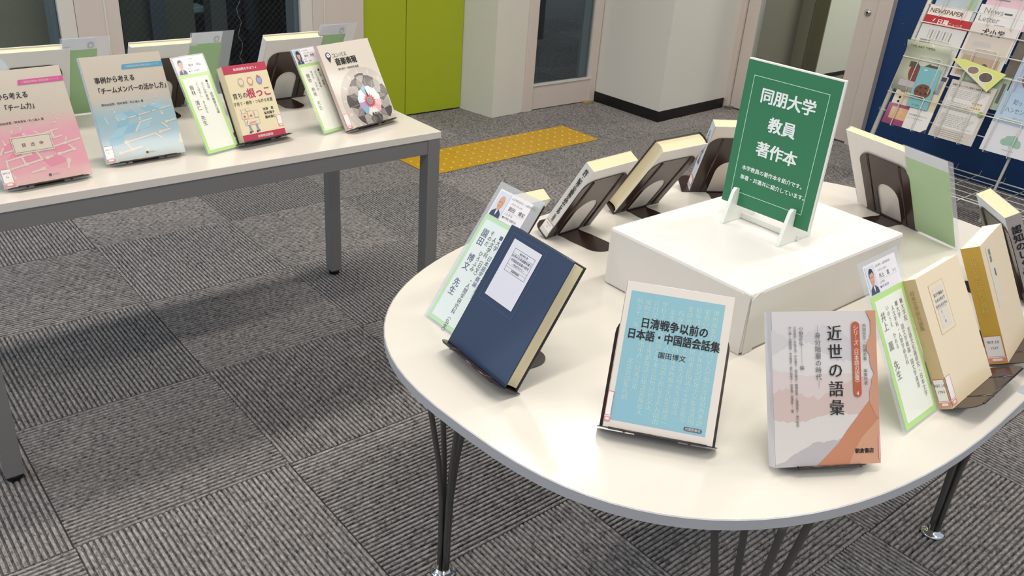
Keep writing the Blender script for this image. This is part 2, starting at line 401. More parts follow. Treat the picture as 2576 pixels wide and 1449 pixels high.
jb = struct('trim_3', bx(3.905, 4.0, -.742, -.662, 0, 2.6, bev=.002), M_POST)
# blue wall and what lies beyond the right-hand door
struct('wall_right', bx(3.95, 4.05, -3.4, -.742, 0, 2.6), M_BLUE)
bd = Print(bpy.data.objects['wall_right'], 'star_print', Matrix(((0, 0, -1, 3.95), (-1, 0, 0, 0), (0, 1, 0, 0), (0, 0, 0, 1))), .0006)
M_STAR = mat('star_dot', '#3f7fae', .6); M_STAR2 = mat('star_dot_pale', '#2b6ea0', .6)
for (a, b, r) in ((.80, .70, .004), (.84, .60, .004), (.86, .49, .0035), (.90, .40, .0035), (.93, .31, .003), (.95, .55, .004), (.80, .24, .011), (1.02, .62, .003), (1.42, .17, .004), (1.6, .14, .003), (1.3, .2, .003)):
    bd.p(disc(a, b, r, 10), M_STAR if r > .01 else M_STAR2)
struct('wall_corridor', bx(5.236, 7.5, .40, .62, .0, 2.6), mat('corridor_wall', '#ecebdc', .7))
struct('baseboard_corridor', bx(5.230, 7.5, .394, .3995, 0, .03), M_BLACK)
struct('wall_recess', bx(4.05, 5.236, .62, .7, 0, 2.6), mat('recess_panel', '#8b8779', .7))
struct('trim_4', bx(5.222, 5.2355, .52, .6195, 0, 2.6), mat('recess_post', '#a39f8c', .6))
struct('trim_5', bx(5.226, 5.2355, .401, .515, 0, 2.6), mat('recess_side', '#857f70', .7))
# dark room behind the back windows
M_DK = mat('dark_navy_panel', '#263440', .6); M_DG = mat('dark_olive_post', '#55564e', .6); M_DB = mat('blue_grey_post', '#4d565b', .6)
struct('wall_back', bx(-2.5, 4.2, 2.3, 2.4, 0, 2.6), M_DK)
struct('wall_left', bx(-.9, .385, 1.25, 1.35, 0, 2.6), mat('olive_wall', '#a39a82', .7))
struct('trim_6', bx(.385, .40, 1.25, 1.35, 0, 2.6), mat('olive_edge', '#b0a88f', .7))
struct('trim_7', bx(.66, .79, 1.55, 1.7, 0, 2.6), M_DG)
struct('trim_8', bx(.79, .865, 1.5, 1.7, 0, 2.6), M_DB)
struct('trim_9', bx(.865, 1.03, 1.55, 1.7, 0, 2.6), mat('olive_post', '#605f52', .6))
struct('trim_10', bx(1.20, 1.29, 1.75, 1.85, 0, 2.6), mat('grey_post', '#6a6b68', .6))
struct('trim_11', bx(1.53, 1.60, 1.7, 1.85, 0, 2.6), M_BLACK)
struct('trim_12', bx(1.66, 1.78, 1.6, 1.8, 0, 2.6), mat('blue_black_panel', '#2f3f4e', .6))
sh = empty('storage_shelf'); sh.location = (1.05, 1.95, 0)
tag(sh, 'dark metal shelf with pale papers on top, behind the wired window', 'shelf')
for x in (0, .42): obj('post', bx(x, x+.03, 0, .03, 0, .43), M_BLACK, sh)
for z in (.12, .25, .40): obj('shelf_board', bx(.0, .45, 0, .25, z, z+.02), mat('dark_shelf', '#30383c', .5), sh)
pp = obj('paper_pile', bx(1.10, 1.27, 1.98, 2.12, .42, .45, bev=.004), mat('pale_paper', '#b9d3da', .6)); tag(pp, 'pale stack of paper on the dark shelf behind the window', 'paper')
pt = obj('drain_pipe', tube(bmesh.new(), [(1.50, 1.9, .33), (1.50, 1.9, 2.6)], .035, 14), mat('pipe_grey', '#566f7d', .4)); tag(pt, 'blue grey vertical pipe behind the wired window', 'pipe')
ctr = []
bm = bmesh.new()
for k in range(26): tube(bm, [(1.10+.012*math.sin(k*1.9), 1.15, 1.0-k*.034), (1.10+.012*math.sin((k+1)*1.9), 1.15, 1.0-(k+1)*.034)], .0018, 5)
tag(obj('hanging_cord', bm, mat('cord_grey', '#8a8578', .5)), 'thin looped cord hanging behind the wired window', 'cord')

# tactile paving strip
tp = empty('tactile_paving'); tp.matrix_local = Matrix.Translation((1.505, .047, 0)) @ Matrix.Rotation(math.radians(1.6), 4, 'Z')
tag(tp, 'yellow tactile paving strip with raised dots on the carpet', 'paving')
M_YEL = mat('yellow_rubber', '#c79a1e', .5, var=.06, vscale=18, bump=.3, bscale=80); M_YEL2 = mat('yellow_dot', '#dcb445', .4)
for i in range(4):
    t = obj('tactile_tile', bx(i*.285+.0006, (i+1)*.285-.0006, 0, .285, 0, .003, bev=.0008), M_YEL, tp)
    bm = bmesh.new()
    for a in range(5):
        for b in range(5): lathe(bm, [(.0105, .003), (.0075, .0072), (.0045, .0078)], 10, (i*.285+.0285+a*.057, .0285+b*.057, 0))
    o = obj('stud', bm, M_YEL2, t); o['kind'] = 'stuff'

# ================================================================== TABLES
ZT, ZR = .68, .67
rt = empty('rectangular_table', Matrix.Translation((-.565, -1.212, 0)))
tag(rt, 'rectangular white-topped table with square grey steel legs, on the left', 'table')
TW, TD = 1.205, .61
obj('tabletop', bx(0, TW, 0, TD, ZT-.020, ZT, bev=.0015), M_TOP, rt)
for a, b, c, e in ((.042, TW-.042, .004, .034), (.042, TW-.042, TD-.034, TD-.004)): obj('apron', bx(a, b, c, e, ZT-.062, ZT-.021, bev=.001), M_STEEL, rt)
for a, b in ((.006, .036), (TW-.036, TW-.006)): obj('apron', bx(a, b, .042, TD-.042, ZT-.062, ZT-.021, bev=.001), M_STEEL, rt)
for x in (.002, TW-.042):
    for y in (.002, TD-.042):
        l = obj('leg', bx(x, x+.040, y, y+.040, .018, ZT-.0205, bev=.0012), M_STEEL, rt)
        obj('foot_pad', lathe(bmesh.new(), [(.013, 0), (.018, .003), (.018, .010), (.0195, .011), (.0195, .018)], 16, (x+.02, y+.02, .0)), M_BLACK, l)

RC = (.621, -2.292); RA, RB, RN, RTH = .751, .4965, 2.65, math.radians(3.51)
def superell(s=0, n=96):
    P = []
    for k in range(n):
        t = 2*math.pi*k/n; c, q = math.cos(t), math.sin(t)
        P.append((math.copysign(abs(c)**(2/RN), c)*(RA+s), math.copysign(abs(q)**(2/RN), q)*(RB+s)))
    return P
rr = empty('rounded_table', Matrix.Translation((RC[0], RC[1], 0)) @ Matrix.Rotation(RTH, 4, 'Z'))
tag(rr, 'large rounded white table with splayed rod legs and a grey metal edge', 'table')
obj('tabletop', prism(bmesh.new(), superell(-.0015), ZR-.016, ZR), M_TOP2, rr)
bm = bmesh.new(); A = superell(0); B = superell(-.0014); n = len(A); prof = [(B, ZR+.0004), (A, ZR-.0008), (A, ZR-.0165), (B, ZR-.0170), (superell(-.012), ZR-.0165)]
rg = [[bm.verts.new((q[0], q[1], z)) for q in P] for P, z in prof]
for a, b in zip(rg, rg[1:]):
    for k in range(n): bm.faces.new((a[k], a[(k+1) % n], b[(k+1) % n], b[k]))
obj('edge_band', bm, M_EDGE, rr)
for qx, qy in ((-.505, .309), (.484, -.335), (-.475, -.335), (.49, .32)):
    bm = bmesh.new()
    for k in range(4):
        a = math.radians(45+90*k) + (.5 if qx*qy < 0 else 0); ca, sa = math.cos(a), math.sin(a)
        pts = [(qx+.0085*ca, qy+.0085*sa, .012)]
        for z, r in ((.10, .009), (.20, .011), (.30, .020), (.40, .036), (.52, .057), (.62, .074), (.648, .078)): pts.append((qx+r*ca, qy+r*sa, z))
        tube(bm, pts, .0058, 10)
    l = obj('leg', bm, M_ROD, rr)
    obj('foot_disc', lathe(bmesh.new(), [(.026, 0), (.028, .003), (.024, .007), (.017, .009), (.016, .016)], 24, (qx, qy, 0)), M_CHROME, l)
    obj('mounting_plate', bx(qx-.06, qx+.06, qy-.06, qy+.06, .647, .653), M_ROD, l)

# ================================================================== BOOKS, STANDS, CARDS
def pose(x, y, z, yaw, tilt):
    yaw, tilt = math.radians(yaw), math.radians(tilt)
    n = Vector((math.cos(yaw)*math.cos(tilt), math.sin(yaw)*math.cos(tilt), math.sin(tilt))); X = Vector((-math.sin(yaw), math.cos(yaw), 0)); U = n.cross(X)
    return Matrix(((X.x, U.x, n.x, x), (X.y, U.y, n.y, y), (X.z, U.z, n.z, z), (0, 0, 0, 1)))
LIFT = .0035
def stand(zt, M0, t, tilt, label, pw=.148, ph=.178, lw=.160, ld=.018, foot=.105, fw=.031, ox=0, gz=0):
    """sheet-steel bookend turned into a display stand: leaning plate, front lip, tongue foot cut from the arch"""
    M = M0 @ Matrix.Translation((ox, 0, -t-.0006-gz))
    M = Matrix.Translation((0, 0, zt + LIFT - M.translation.z)) @ M
    r = empty('bookend', M); tag(r, label, 'bookend', 'dark brown steel bookends under the displayed books')
    out = [(-pw/2, 0)] + [(-.032, 0)] + [(-.032+.0, .07)] + [(.032*math.cos(math.radians(180-k*15)), .07+.034*math.sin(math.radians(180-k*15))) for k in range(1, 12)] + [(.032, .07), (.032, 0), (pw/2, 0)]
    top = rrect(-pw/2, .0, pw/2, ph, (0, 0, .03, .03), 7)[2:]
    pts = out + top
    q = obj('back_plate', prism(bmesh.new(), pts, -.0014, 0), M_STAND, r)
    for s in (-1, 1):
        bm = bmesh.new(); tube(bm, [(s*.047, .004, -.0014), (s*.045, ph-.004, -.0014)], .0026, 8); obj('rib', bm, M_STAND, q)
    # lip, perpendicular to the plate
    lp = rrect(-lw/2, 0, lw/2, t+ld, (0, 0, .018, .018), 6)
    Ml = Matrix(((1, 0, 0, 0), (0, 0, 1, 0), (0, 1, 0, -.0014), (0, 0, 0, 1)))
    q = obj('front_lip', prism(bmesh.new(), lp, -.0014, 0, Ml), M_STAND, r)
    for s in (-1, 1):
        bm = bmesh.new(); tube(bm, [(s*.045, -.0012, 0), (s*.045, -.0012, t+ld-.001)], .0024, 8); obj('rib', bm, M_STAND, q)
    bm = bmesh.new(); tube(bm, [(-lw/2+.016, -.0006, t+ld-.0012), (lw/2-.016, -.0006, t+ld-.0012)], .0017, 8); obj('rolled_edge', bm, M_STAND, q)
    # foot lies flat on the table, pointing backwards
    ti = math.radians(tilt)
    back = Vector((0, math.sin(ti), -math.cos(ti))); upw = Vector((0, math.cos(ti), math.sin(ti)))
    Mf = Matrix(((1, back.x, upw.x, 0), (0, back.y, upw.y, 0), (0, back.z, upw.z, 0), (0, 0, 0, 1)))
    fp = [(fw, 0), (fw-.003, .012), (fw, .035)] + [(fw*math.cos(math.radians(k*15)), foot-.03+.03*math.sin(math.radians(k*15))) for k in range(0, 13)] + [(-fw, .035), (-fw+.003, .012), (-fw, 0)]
    obj('foot', prism(bmesh.new(), fp, -LIFT+.0003, -LIFT+.0017, Mf), M_STAND, r)
    return r
def book(zt, x, y, yaw, tilt, w, h, t, label, cover, spine='L', hard=False, back=None, spinem=None, page=PAGE, st=None, stand_kw={}, nostand=False, open_=0, cat='book'):
    z = zt + LIFT + .0005 + t*math.sin(math.radians(tilt))
    M = pose(x, y, z, yaw, tilt)
    r = empty('book', M); tag(r, label, cat)
    s = -1 if spine == 'L' else 1; bt = .0026 if hard else .0007; ins = .0035 if hard else .0006; bul = .004 if hard else .0006
    back = back or cover; spinem = spinem or back
    r['t'] = t
    obj('front_cover', bx(-w/2, w/2, 0, h, -bt, 0, bev=bt*.3), cover, r)
    obj('back_cover', bx(-w/2, w/2, 0, h, -t, -t+bt, bev=bt*.3), back, r)
    bm = bmesh.new(); P = []; n = 8
    for k in range(n+1):
        a = math.pi*k/n; P.append((s*(w/2 + bul*math.sin(a)), -t*k/n))
    for k in range(n, -1, -1):
        a = math.pi*k/n; P.append((s*(w/2 - .0012 + bul*math.sin(a)), -t*k/n))
    Mx = Matrix(((1, 0, 0, 0), (0, 0, 1, 0), (0, 1, 0, 0), (0, 0, 0, 1)))
    prism(bm, P, .0, h, Mx); obj('spine', bm, spinem, r)
    P = []; n = 8; z0, z1 = -bt, -t+bt; xs = s*(w/2-.0015); xf = -s*(w/2-ins)
    conc = .005 if hard else 0
    P.append((xs, z0)); 
    for k in range(n+1): P.append((xf + s*conc*math.sin(math.pi*k/n), z0+(z1-z0)*k/n))
    P.append((xs, z1))
    if hard: P += [(xs+s*.003, z1*.7+z0*.3), (xs+s*.003, z1*.3+z0*.7)]
    bm = prism(bmesh.new(), P, ins, h-ins, Mx); obj('page_block', bm, page, r)
    if not nostand: stand(zt, M, t, tilt, st or (label+' - bookend'), **stand_kw)
    return r
def bookb(zt, bxx, by, byaw, tilt, w, h, t, label, cover, **k):
    """same book placed by the bottom centre of its back cover"""
    yaw = byaw+180; a, b = math.radians(yaw), math.radians(tilt)
    return book(zt, bxx+t*math.cos(a)*math.cos(b), by+t*math.sin(a)*math.cos(b), yaw, tilt, w, h, t, label, cover, **k)
def spineM(r, w, s, bul=.0042):
    return Matrix(((0, 0, s, s*(w/2+bul)), (0, 1, 0, 0), (-s, 0, 0, 0), (0, 0, 0, 1)))
def backM(t): return Matrix(((-1, 0, 0, 0), (0, 1, 0, 0), (0, 0, -1, -t), (0, 0, 0, 1)))
M_RED = mat('label_red', '#c8465a', .5); M_PINKL = mat('label_pink', '#e58b8b', .5); M_LAB = mat('label_paper', '#f0ece6', .5, coat=.4)
def call_label(pr, x0, y0, x1, y1, t1='370.17', t2='Ka', z=2, split=False):
    pr.rect(x0, y0, x1, y1, M_LAB, z).frame(x0, y0+(y1-y0)*.2, x1, y1, .0006, M_RED, z+1)
    pr.rect(x0, y0, x1, y0+(y1-y0)*.16, M_PINKL, z+1).rect(x0+(x1-x0)*.25, y0+(y1-y0)*.04, x1-(x1-x0)*.2, y0+(y1-y0)*.13, M_LAB, z+2)
    pr.t(t1, (x0+x1)/2, y1-(y1-y0)*.28, (y1-y0)*.15, M_GREYINK, al='C', z=z+2).t(t2, (x0+x1)/2, y1-(y1-y0)*.5, (y1-y0)*.13, M_GREYINK, al='C', z=z+2)

M_GRN = mat('green_card', '#bce48c', .6); M_SHEET = mat('pale_card_paper', '#f2f3e6', .6); M_STRIP = mat('name_strip_paper', '#eeeaec', .6)
M_SKIN = mat('portrait_skin', '#d9a487', .6); M_HAIR = mat('portrait_hair', '#2c2624', .6); M_SUIT = mat('portrait_suit', '#39435c', .6); M_PBG = mat('portrait_ground', '#d6dbe6', .6); M_PBG2 = mat('portrait_sky', '#a9c6e2', .6)
def portrait(pr, x, y, w, h, hair='short', bg=None, z=2, suit=None):
    pr.rect(x, y, x+w, y+h, bg or M_PBG, z); cx = x+w/2
    pr.p([(x+w*.04, y), (x+w*.96, y), (x+w*.9, y+h*.18), (x+w*.64, y+h*.3), (x+w*.36, y+h*.3), (x+w*.1, y+h*.18)], suit or M_SUIT, z+1)
    pr.p([(cx-w*.1, y+h*.3), (cx, y+h*.04), (cx+w*.1, y+h*.3)], M_WHITE, z+2)
    if hair == 'long': pr.p(disc(cx, y+h*.56, w*.36, 18, h*.38), M_HAIR, z+2)
    elif hair == 'short': pr.p(disc(cx, y+h*.67, w*.265, 18, h*.24), M_HAIR, z+2)
    pr.p([(cx-w*.09, y+h*.26), (cx+w*.09, y+h*.26), (cx+w*.09, y+h*.42), (cx-w*.09, y+h*.42)], M_SKIN, z+3)
    pr.p(disc(cx, y+h*.58, w*.235, 18, h*.27), M_SKIN, z+3)
    if hair == 'short': pr.p([(cx-w*.23, y+h*.72), (cx+w*.10, y+h*.77), (cx+w*.23, y+h*.70), (cx+w*.17, y+h*.87), (cx-w*.17, y+h*.87)], M_HAIR, z+4)
    if hair == 'long': pr.p([(cx-w*.25, y+h*.72), (cx+w*.25, y+h*.66), (cx+w*.18, y+h*.9), (cx-w*.2, y+h*.9)], M_HAIR, z+4)
    for s in (-1, 1): pr.p(disc(cx+s*w*.09, y+h*.6, w*.028, 8), M_HAIR, z+5)
    pr.rect(cx-w*.06, y+h*.44, cx+w*.06, y+h*.455, M_RED, z+5)
def sheet_(name, w, h, z, m, r):
    bm = bmesh.new(); bm.faces.new([bm.verts.new(q) for q in ((-w/2, 0, z), (w/2, 0, z), (w/2, h, z), (-w/2, h, z))]); return obj(name, bm, m, r)
def card(zt, x, y, yaw, tilt, w, h, label, cols, header=None, hair='short', bg=None, gl=0, gr=0, top=.0, strip=.18, sleeve=None, pale=None, g=None):
    """green-bordered name sheet in a plastic sleeve; gl/gr = sleeve margin beyond the sheet left and right"""
    M = pose(x, y, zt+.0016, yaw, tilt)
    r = empty('name_card', M); tag(r, label, 'card', 'teacher name cards in plastic sleeves')
    x0, x1 = -w/2+gl, w/2-gr; hs = h*(1-strip)-top; y0 = .004
    sheet_('sleeve', w, h, -.0010, sleeve or M_SLEEVE, r)
    gs = obj('green_sheet', bx(x0, x1, y0, hs, -.0007, -.0003), g or M_GRN, r)
    st = obj('name_strip', bx(x0+.002, x1-.0015, hs+.0005, h-top-.003, -.0007, -.0003), M_STRIP, r)
    b = (x1-x0)*.085
    obj('text_sheet', bx(x0+b, x1-b, y0+b, hs-b, -.0002, 0), pale or M_SHEET, r)
    pr = Print(r, 'lettering', base=.0002)
    for (s, fx, ty, sz, m, bo) in cols: pr.t(s, x0+b+(x1-x0-2*b)*fx, hs-b-ty, sz, m, v=True, bold=bo)
    ph = (h-top-.003-hs)*.9; pw = ph*.62; pr2 = Print(r, 'strip_print', base=-.0001)
    portrait(pr2, x0+.005, hs+.002, pw, ph, hair, bg)
    if header:
        X = x0+.009+pw; H = h-top-.004-hs
        pr2.t(header[0], X, hs+H*.84, H*.09, M_FADE).t(header[1], X+.004, hs+H*.68, H*.08, M_FADE).t(header[2], X+.004, hs+H*.46, H*.17, M_GREYINK)
        pr2.rect(X, hs+H*.40, x1-.006, hs+H*.405, M_FADE, 1).t(header[3], X, hs+H*.28, H*.09, M_FADE).t(header[4], X, hs+H*.14, H*.09, M_GREYINK).t('先 生', x1-.02, hs+H*.46, H*.1, M_FADE)
    sheet_('clear_film', w, h, .0010, M_FILM, r)
    return r

# ---- left table, front row
def mosaic(pr, w, h, cream, tints, seed):
    """printed maze of pale streets between tinted blocks, larger towards the foot of the cover"""
    rnd = random.Random(seed); NJ = 9
    def P(i, j):
        k = 1-.085*j; x = (i-3)*w*.235*k + .010*math.sin(j*1.7); y = h*(.035+.088*j*(1-.028*j)) + .16*x
        return Vector((x, y))
    def inside(q): return -w*.485 < q.x < w*.485 and .004 < q.y < h*.62
    for j in range(NJ):
        for i in range(7):
            A_, B_, D_, E_ = P(i, j), P(i+1, j), P(i+1, j+1), P(i, j+1)
            if all(inside(q) for q in (A_, B_, D_, E_)):
                pr.p([tuple(q) for q in (A_, B_, D_, E_)], tints[(i+j+seed) % len(tints)], 0) if rnd.random() < .45 and j < 6 else None
    for j in range(NJ):
        t_ = .0024*(1-.09*j)
        for i in range(7):
            for (A_, B_) in ((P(i, j), P(i+1, j)), (P(i, j), P(i, j+1))):
                if rnd.random() < .42+.035*j or not (inside(A_) and inside(B_)): continue
                f0 = 0 if rnd.random() < .6 else .3; f1 = 1 if rnd.random() < .6 else .6
                if j > 5: f0, f1 = .35, .65
                a_, b_ = A_.lerp(B_, f0), A_.lerp(B_, f1); d_ = (b_-a_).normalized(); n_ = Vector((-d_.y, d_.x))*t_
                a_ = a_-d_*t_; b_ = b_+d_*t_
                pr.p([tuple(a_-n_), tuple(b_-n_), tuple(b_+n_), tuple(a_+n_)], cream, 1)
                if rnd.random() < .5 and j < 6:      # the little wider squares along the streets
                    m_ = a_.lerp(b_, rnd.choice((.1, .9))); q_ = t_*1.9
                    pr.p([tuple(m_+Vector(v)*q_) for v in ((-1, -1), (1, -.8), (1, 1), (-1, .8))], cream, 1)
CREAM = mat('cover_cream', '#d2c5b3', .4, coat=.4)
def series_book(x, y, yaw, tilt, w, h, label, stl, colA, colB, ban, band, lines, seed, tints):
    g = grad('wash_'+str(seed), [(0, colB[0]), (.12, colB[1]), (.42, colB[2]), (.62, '#beb2a2'), (1, '#c4b9a9')], 'Y', h, .35, .4, .25, 22, '#d6cbbd')
    r = book(ZT, x, y, yaw, tilt, w, h, .012, label, g, spine='L', back=mat('pale_blue_spine', '#c9d6e2', .4, coat=.5), st=stl, stand_kw=dict(pw=.14, lw=.165, ld=.010))
    a = Print(r, 'cover_print', base=.0002); mosaic(a, w, h, CREAM, tints, seed)
    p_ = Print(r, 'lettering', base=.0005)
    bm_ = mat(ban, band, .4, coat=.5); S = w/.182
    p_.p([(-.004, h-.034), (w/2, h-.034), (w/2, h-.023), (-.001, h-.023)], bm_, 1)
    p_.t('介護福祉現場の家族改善シリーズ', .004, h-.0305, .0052*S, CREAM, z=2)
    p_.t(lines[0], -w/2+(.021 if seed == 11 else .011), h-.060, .0150*S, M_INK, bold=.022, sx=.86).t(lines[1], -w/2+.017, h-.084, .0150*S, M_INK, bold=.022, sx=.80)
    p_.t('野田由佳里／岡本浄実／村上逸人 著', -w/2+.022, h-.112, .0058*S, M_INK, bold=.01)
    p_.p(disc(.003, .0135, .0032, 14), M_GREYINK, 1).t('みらい', .008, .0115, .0052, M_FADE, z=2)
    call_label(p_, -w/2, .004, -w/2+.020, .040, '369.17', 'Ka')
    return r
series_book(-.1229, -1.0957, -88, 24.5, .183, .242, 'pale blue textbook with a maze pattern and two-line black title', 'dark bookend under the pale blue textbook on the left table', None, ('#bcc4be', '#97b6c0', '#83adbd'), 'banner_blue', '#3e97b8', ('事例から考える', '「チームメンバーの活かし方」'), 11, [mat('maze_blue', '#82b0c2', .4, coat=.4), mat('maze_blue2', '#95bccb', .4, coat=.4)])
r = series_book(-.3475, -1.1506, -85.5, 27.1, .178, .243, 'pink textbook with a maze pattern and a small boxed loan notice', 'dark bookend under the pink textbook on the left table', None, ('#e0b8b0', '#dc93a2', '#d98da0'), 'banner_magenta', '#c93f8a', ('事例から考える', '　　「チーム力」'), 23, [mat('maze_pink', '#dd94ac', .4, coat=.6), mat('maze_pink2', '#d9869a', .4, coat=.6)])
a = Print(r, 'loan_notice', base=.0012)
a.p([(-.052, .066), (.028, .066), (.028, .103), (-.052, .103)], CREAM, 0).frame(-.050, .069, .026, .100, .0007, M_GREYINK, 1).t('貸　出　中', -.012, .080, .0088, M_INK, al='C', bold=.01, z=2)
card(ZT, .0551, -1.1131, -75.2, 28, .094, .243, 'name card beside the red-banded book, portrait of a short-haired man', [('藤林　清仁　先生', .22, .018, .0125, M_GREYINK, .0), ('ふじばやし　きよひと', .46, .012, .0078, M_GREYINK, 0), ('子ども学専攻', .67, .014, .0078, M_GREYINK, 0), ('■大学　幼児教育方法論', .87, .010, .0078, M_INK, 0)],
     ('子ども学専攻', 'ふじばやし きよひと', '藤林　清仁', '専攻', '■大学　幼児教育'), 'short', gl=.004, gr=.003, strip=.19, sleeve=M_SLEEVE)
# red-banded book
M_CREAMB = mat('cream_paper_cover', '#e6d8b2', .45, coat=.3, var=.02); M_CRIM = mat('crimson_band', '#ba2448', .4, coat=.4)
w, h = .123, .190
r = book(ZT, .1725, -1.0993, -82, 25.5, w, h, .026, 'cream book with crimson bands and a red title, drawings of children', M_CREAMB, spine='L', st='dark bookend under the cream book with crimson bands', stand_kw=dict(pw=.13, lw=.16, ld=.014))
p_ = Print(r)
p_.rect(-w/2, h-.021, w/2, h, M_CRIM).rect(-w/2, 0, w/2, .017, M_CRIM).t('発達保障を学ぼう 6', 0, h-.014, .0075, M_WHITE, al='C', bold=.015).t('全障研出版部', .002, .006, .0075, M_WHITE, al='C', bold=.015)
p_.t('育ちの', -.056, .108, .0165, M_INK, bold=.01, sx=.85).t('根っこ', -.015, .107, .026, M_CRIM, bold=.025, sx=.9).t('子育て・療育・つながる支援', -.060, .091, .0098, M_INK, bold=.01, sx=.88)
for i, s in enumerate(('池添　素', '塩見陽子', '藤林清仁')): p_.t(s, .016, .070-i*.0105, .0078, M_INK, bold=.02)
call_label(p_, w/2-.014, .024, w/2, .052, '', '')
a = Print(r, 'cover_print')
LI = mat('crayon_violet', '#8f8fb5', .6); RO = mat('crayon_rose', '#d7938a', .6); GR = mat('crayon_grey', '#b9ae98', .6); RD = mat('crayon_red', '#c65a4e', .6)
for cx, m in ((-.022, GR), (.004, RO), (.030, LI)):
    a.p(disc(cx, .146, .0085, 16, .0105), m, 1).p(disc(cx, .147, .0062, 14, .0078), M_CREAMB if m is not LI else mat('crayon_lilac', '#a9a6c4', .6), 2)
    a.p(disc(cx-.003, .1545, .0025, 10), m, 2).p(disc(cx+.003, .1545, .0025, 10), m, 2).rect(cx-.004, .134, cx-.002, .139, m, 2).rect(cx+.002, .134, cx+.004, .139, m, 2)
a.p([(.026, .158), (.028, .160), (.034, .152), (.031, .151)], RD, 3)
for (x0, y0, x1, y1, m) in ((-.048, .056, -.032, .070, GR), (-.046, .070, -.034, .080, LI), (-.030, .054, -.014, .074, RO), (-.032, .074, -.020, .082, GR), (-.012, .056, 0, .074, LI), (-.044, .040, -.002, .055, LI)):
    a.rect(x0, y0, x1, y1, m, 1).rect(x0+.0008, y0+.0008, x1-.0008, y1-.0008, M_CREAMB, 2)
for cx, cy_ in ((-.040, .062), (-.022, .062)): a.p(disc(cx, cy_, .004, 12), RO, 3).p(disc(cx, cy_, .002, 10), RD, 4)
a.p([(-.034, .042), (-.014, .044), (-.010, .048), (-.030, .047)], RO, 3).p([(-.042, .043), (-.036, .052), (-.034, .051), (-.039, .043)], LI, 3)
for cx in (-.034, -.014):
    a.p([(cx-.003, .022), (cx-.001, .022), (cx+.004, .038), (cx-.002, .038)], GR, 1).p([(cx+.001, .022), (cx+.005, .024), (cx+.002, .040), (cx-.003, .040)], LI, 2)
    a.p([(cx-.006, .0195), (cx+.001, .0195), (cx, .024), (cx-.004, .024)], M_SUIT, 3).p(disc(cx+.004, .023, .002, 8), M_GREYINK, 3)
card(ZT, .3763, -1.0932, -73.4, 29.7, .088, .236, 'name card beside the music textbook, portrait of a dark-haired woman', [('臈地　希美　先生', .22, .018, .0125, M_GREYINK, .0), ('あぜち　のぞみ', .46, .012, .0078, M_GREYINK, 0), ('子ども学専攻', .67, .014, .0078, M_GREYINK, 0), ('■大学　音楽Ⅰ', .87, .010, .0078, M_INK, 0)],
     ('子ども学専攻', 'あぜち のぞみ', '臈地　希美', '専攻', '■大学　音楽Ⅰ'), 'long', M_PBG2, gl=.004, gr=.003, strip=.19)
# music textbook
w, h = .189, .234; M_MUS = mat('pearl_cover', '#ddd4c6', .38, coat=.35)
r = book(ZT, .4908, -1.0964, -76.3, 29.7, w, h, .011, 'white music textbook with a grey fan-shaped wheel and pink star', M_MUS, spine='L', back=mat('rose_spine', '#cfb3b5', .4, coat=.5), st='dark bookend under the white music textbook', stand_kw=dict(pw=.15, lw=.185, ld=.016))
p_ = Print(r, base=.0012)
M_VIO = mat('deep_violet', '#2c2250', .5)
p_.p(disc(-.068, h-.030, .0085, 18), M_VIO, 1).p([(-.0755, h-.034), (-.068, h-.050), (-.0605, h-.034)], M_VIO, 1).p(disc(-.068, h-.030, .0058, 16), M_STRIP, 2).p(disc(-.068, h-.030, .0022, 10), mat('pin_rose', '#b06a90', .5), 3)
p_.t('コンパス', -.056, h-.037, .0135, M_GREYINK, bold=.01).t('音楽表現', -.052, h-.058, .0205, M_INK, bold=.035, sx=.95).t('駒久美子・味府美香 編著', -.050, h-.073, .0066, M_INK, bold=.01)
a = Print(r, 'cover_print', base=.0002); cx, cy_ = .018, .064
G = [mat('fan_grey%d' % i, c, .4, coat=.3) for i, c in enumerate(('#4b4745', '#85807b', '#a7a099', '#6a6562', '#c6beb4'))]
def clip(P):   # keep the wheel inside the cover (Sutherland-Hodgman against the cover rectangle)
    for ax, lim, sg in ((0, -w/2, 1), (0, w/2, -1), (1, 0, 1), (1, h, -1)):
        Q = []
        for i in range(len(P)):
            A_, B_ = P[i-1], P[i]; da, db = sg*(A_[ax]-lim), sg*(B_[ax]-lim)
            if (da >= 0) != (db >= 0):
                t_ = da/(da-db); Q.append((A_[0]+t_*(B_[0]-A_[0]), A_[1]+t_*(B_[1]-A_[1])))
            if db >= 0: Q.append(B_)
        P = Q
        if not P: break
    return P
def pc(P, m, z):
    P = clip(P)
    if len(P) > 2: a.p(P, m, z)
pc(disc(cx, cy_, .096, 48), mat('fan_halo', '#c9c1b7', .4, coat=.3), 0)
NS = 14
for k in range(NS):
    a0, a1 = math.radians(360*k/NS+5), math.radians(360*(k+1)/NS+5); am = (a0+a1)/2
    P = lambda t_, rr_: (cx+rr_*math.cos(t_), cy_+rr_*math.sin(t_))
    pc([P(am-.06, .076), P(am, .096), P(am+.06, .076)], M_MUS, 1)
    pc([(cx, cy_), P(a0, .078), P(am, .0795), P(a1, .078)], G[0] if k % 3 == 0 else G[4], 2)
    pc([(cx, cy_), P(a0, .072), P(am, .0735), P(a1, .072)], G[(k*2) % 4], 3)
    pc([P(a0, .036), P(a0, .070), P(am, .052)], G[(k+1) % 4], 4); pc([P(a1, .036), P(a1, .070), P(am, .052)], G[(k+2) % 4], 4)
    pc([P(a0-.012, .03), P(a0-.006, .070), P(a0+.006, .070), P(a0+.012, .03)], G[4], 5)
    pc([P(a0-.03, .072), P(a0+.03, .072), P(a0, .064)], mat('fan_tip', '#a5504f', .4), 6)
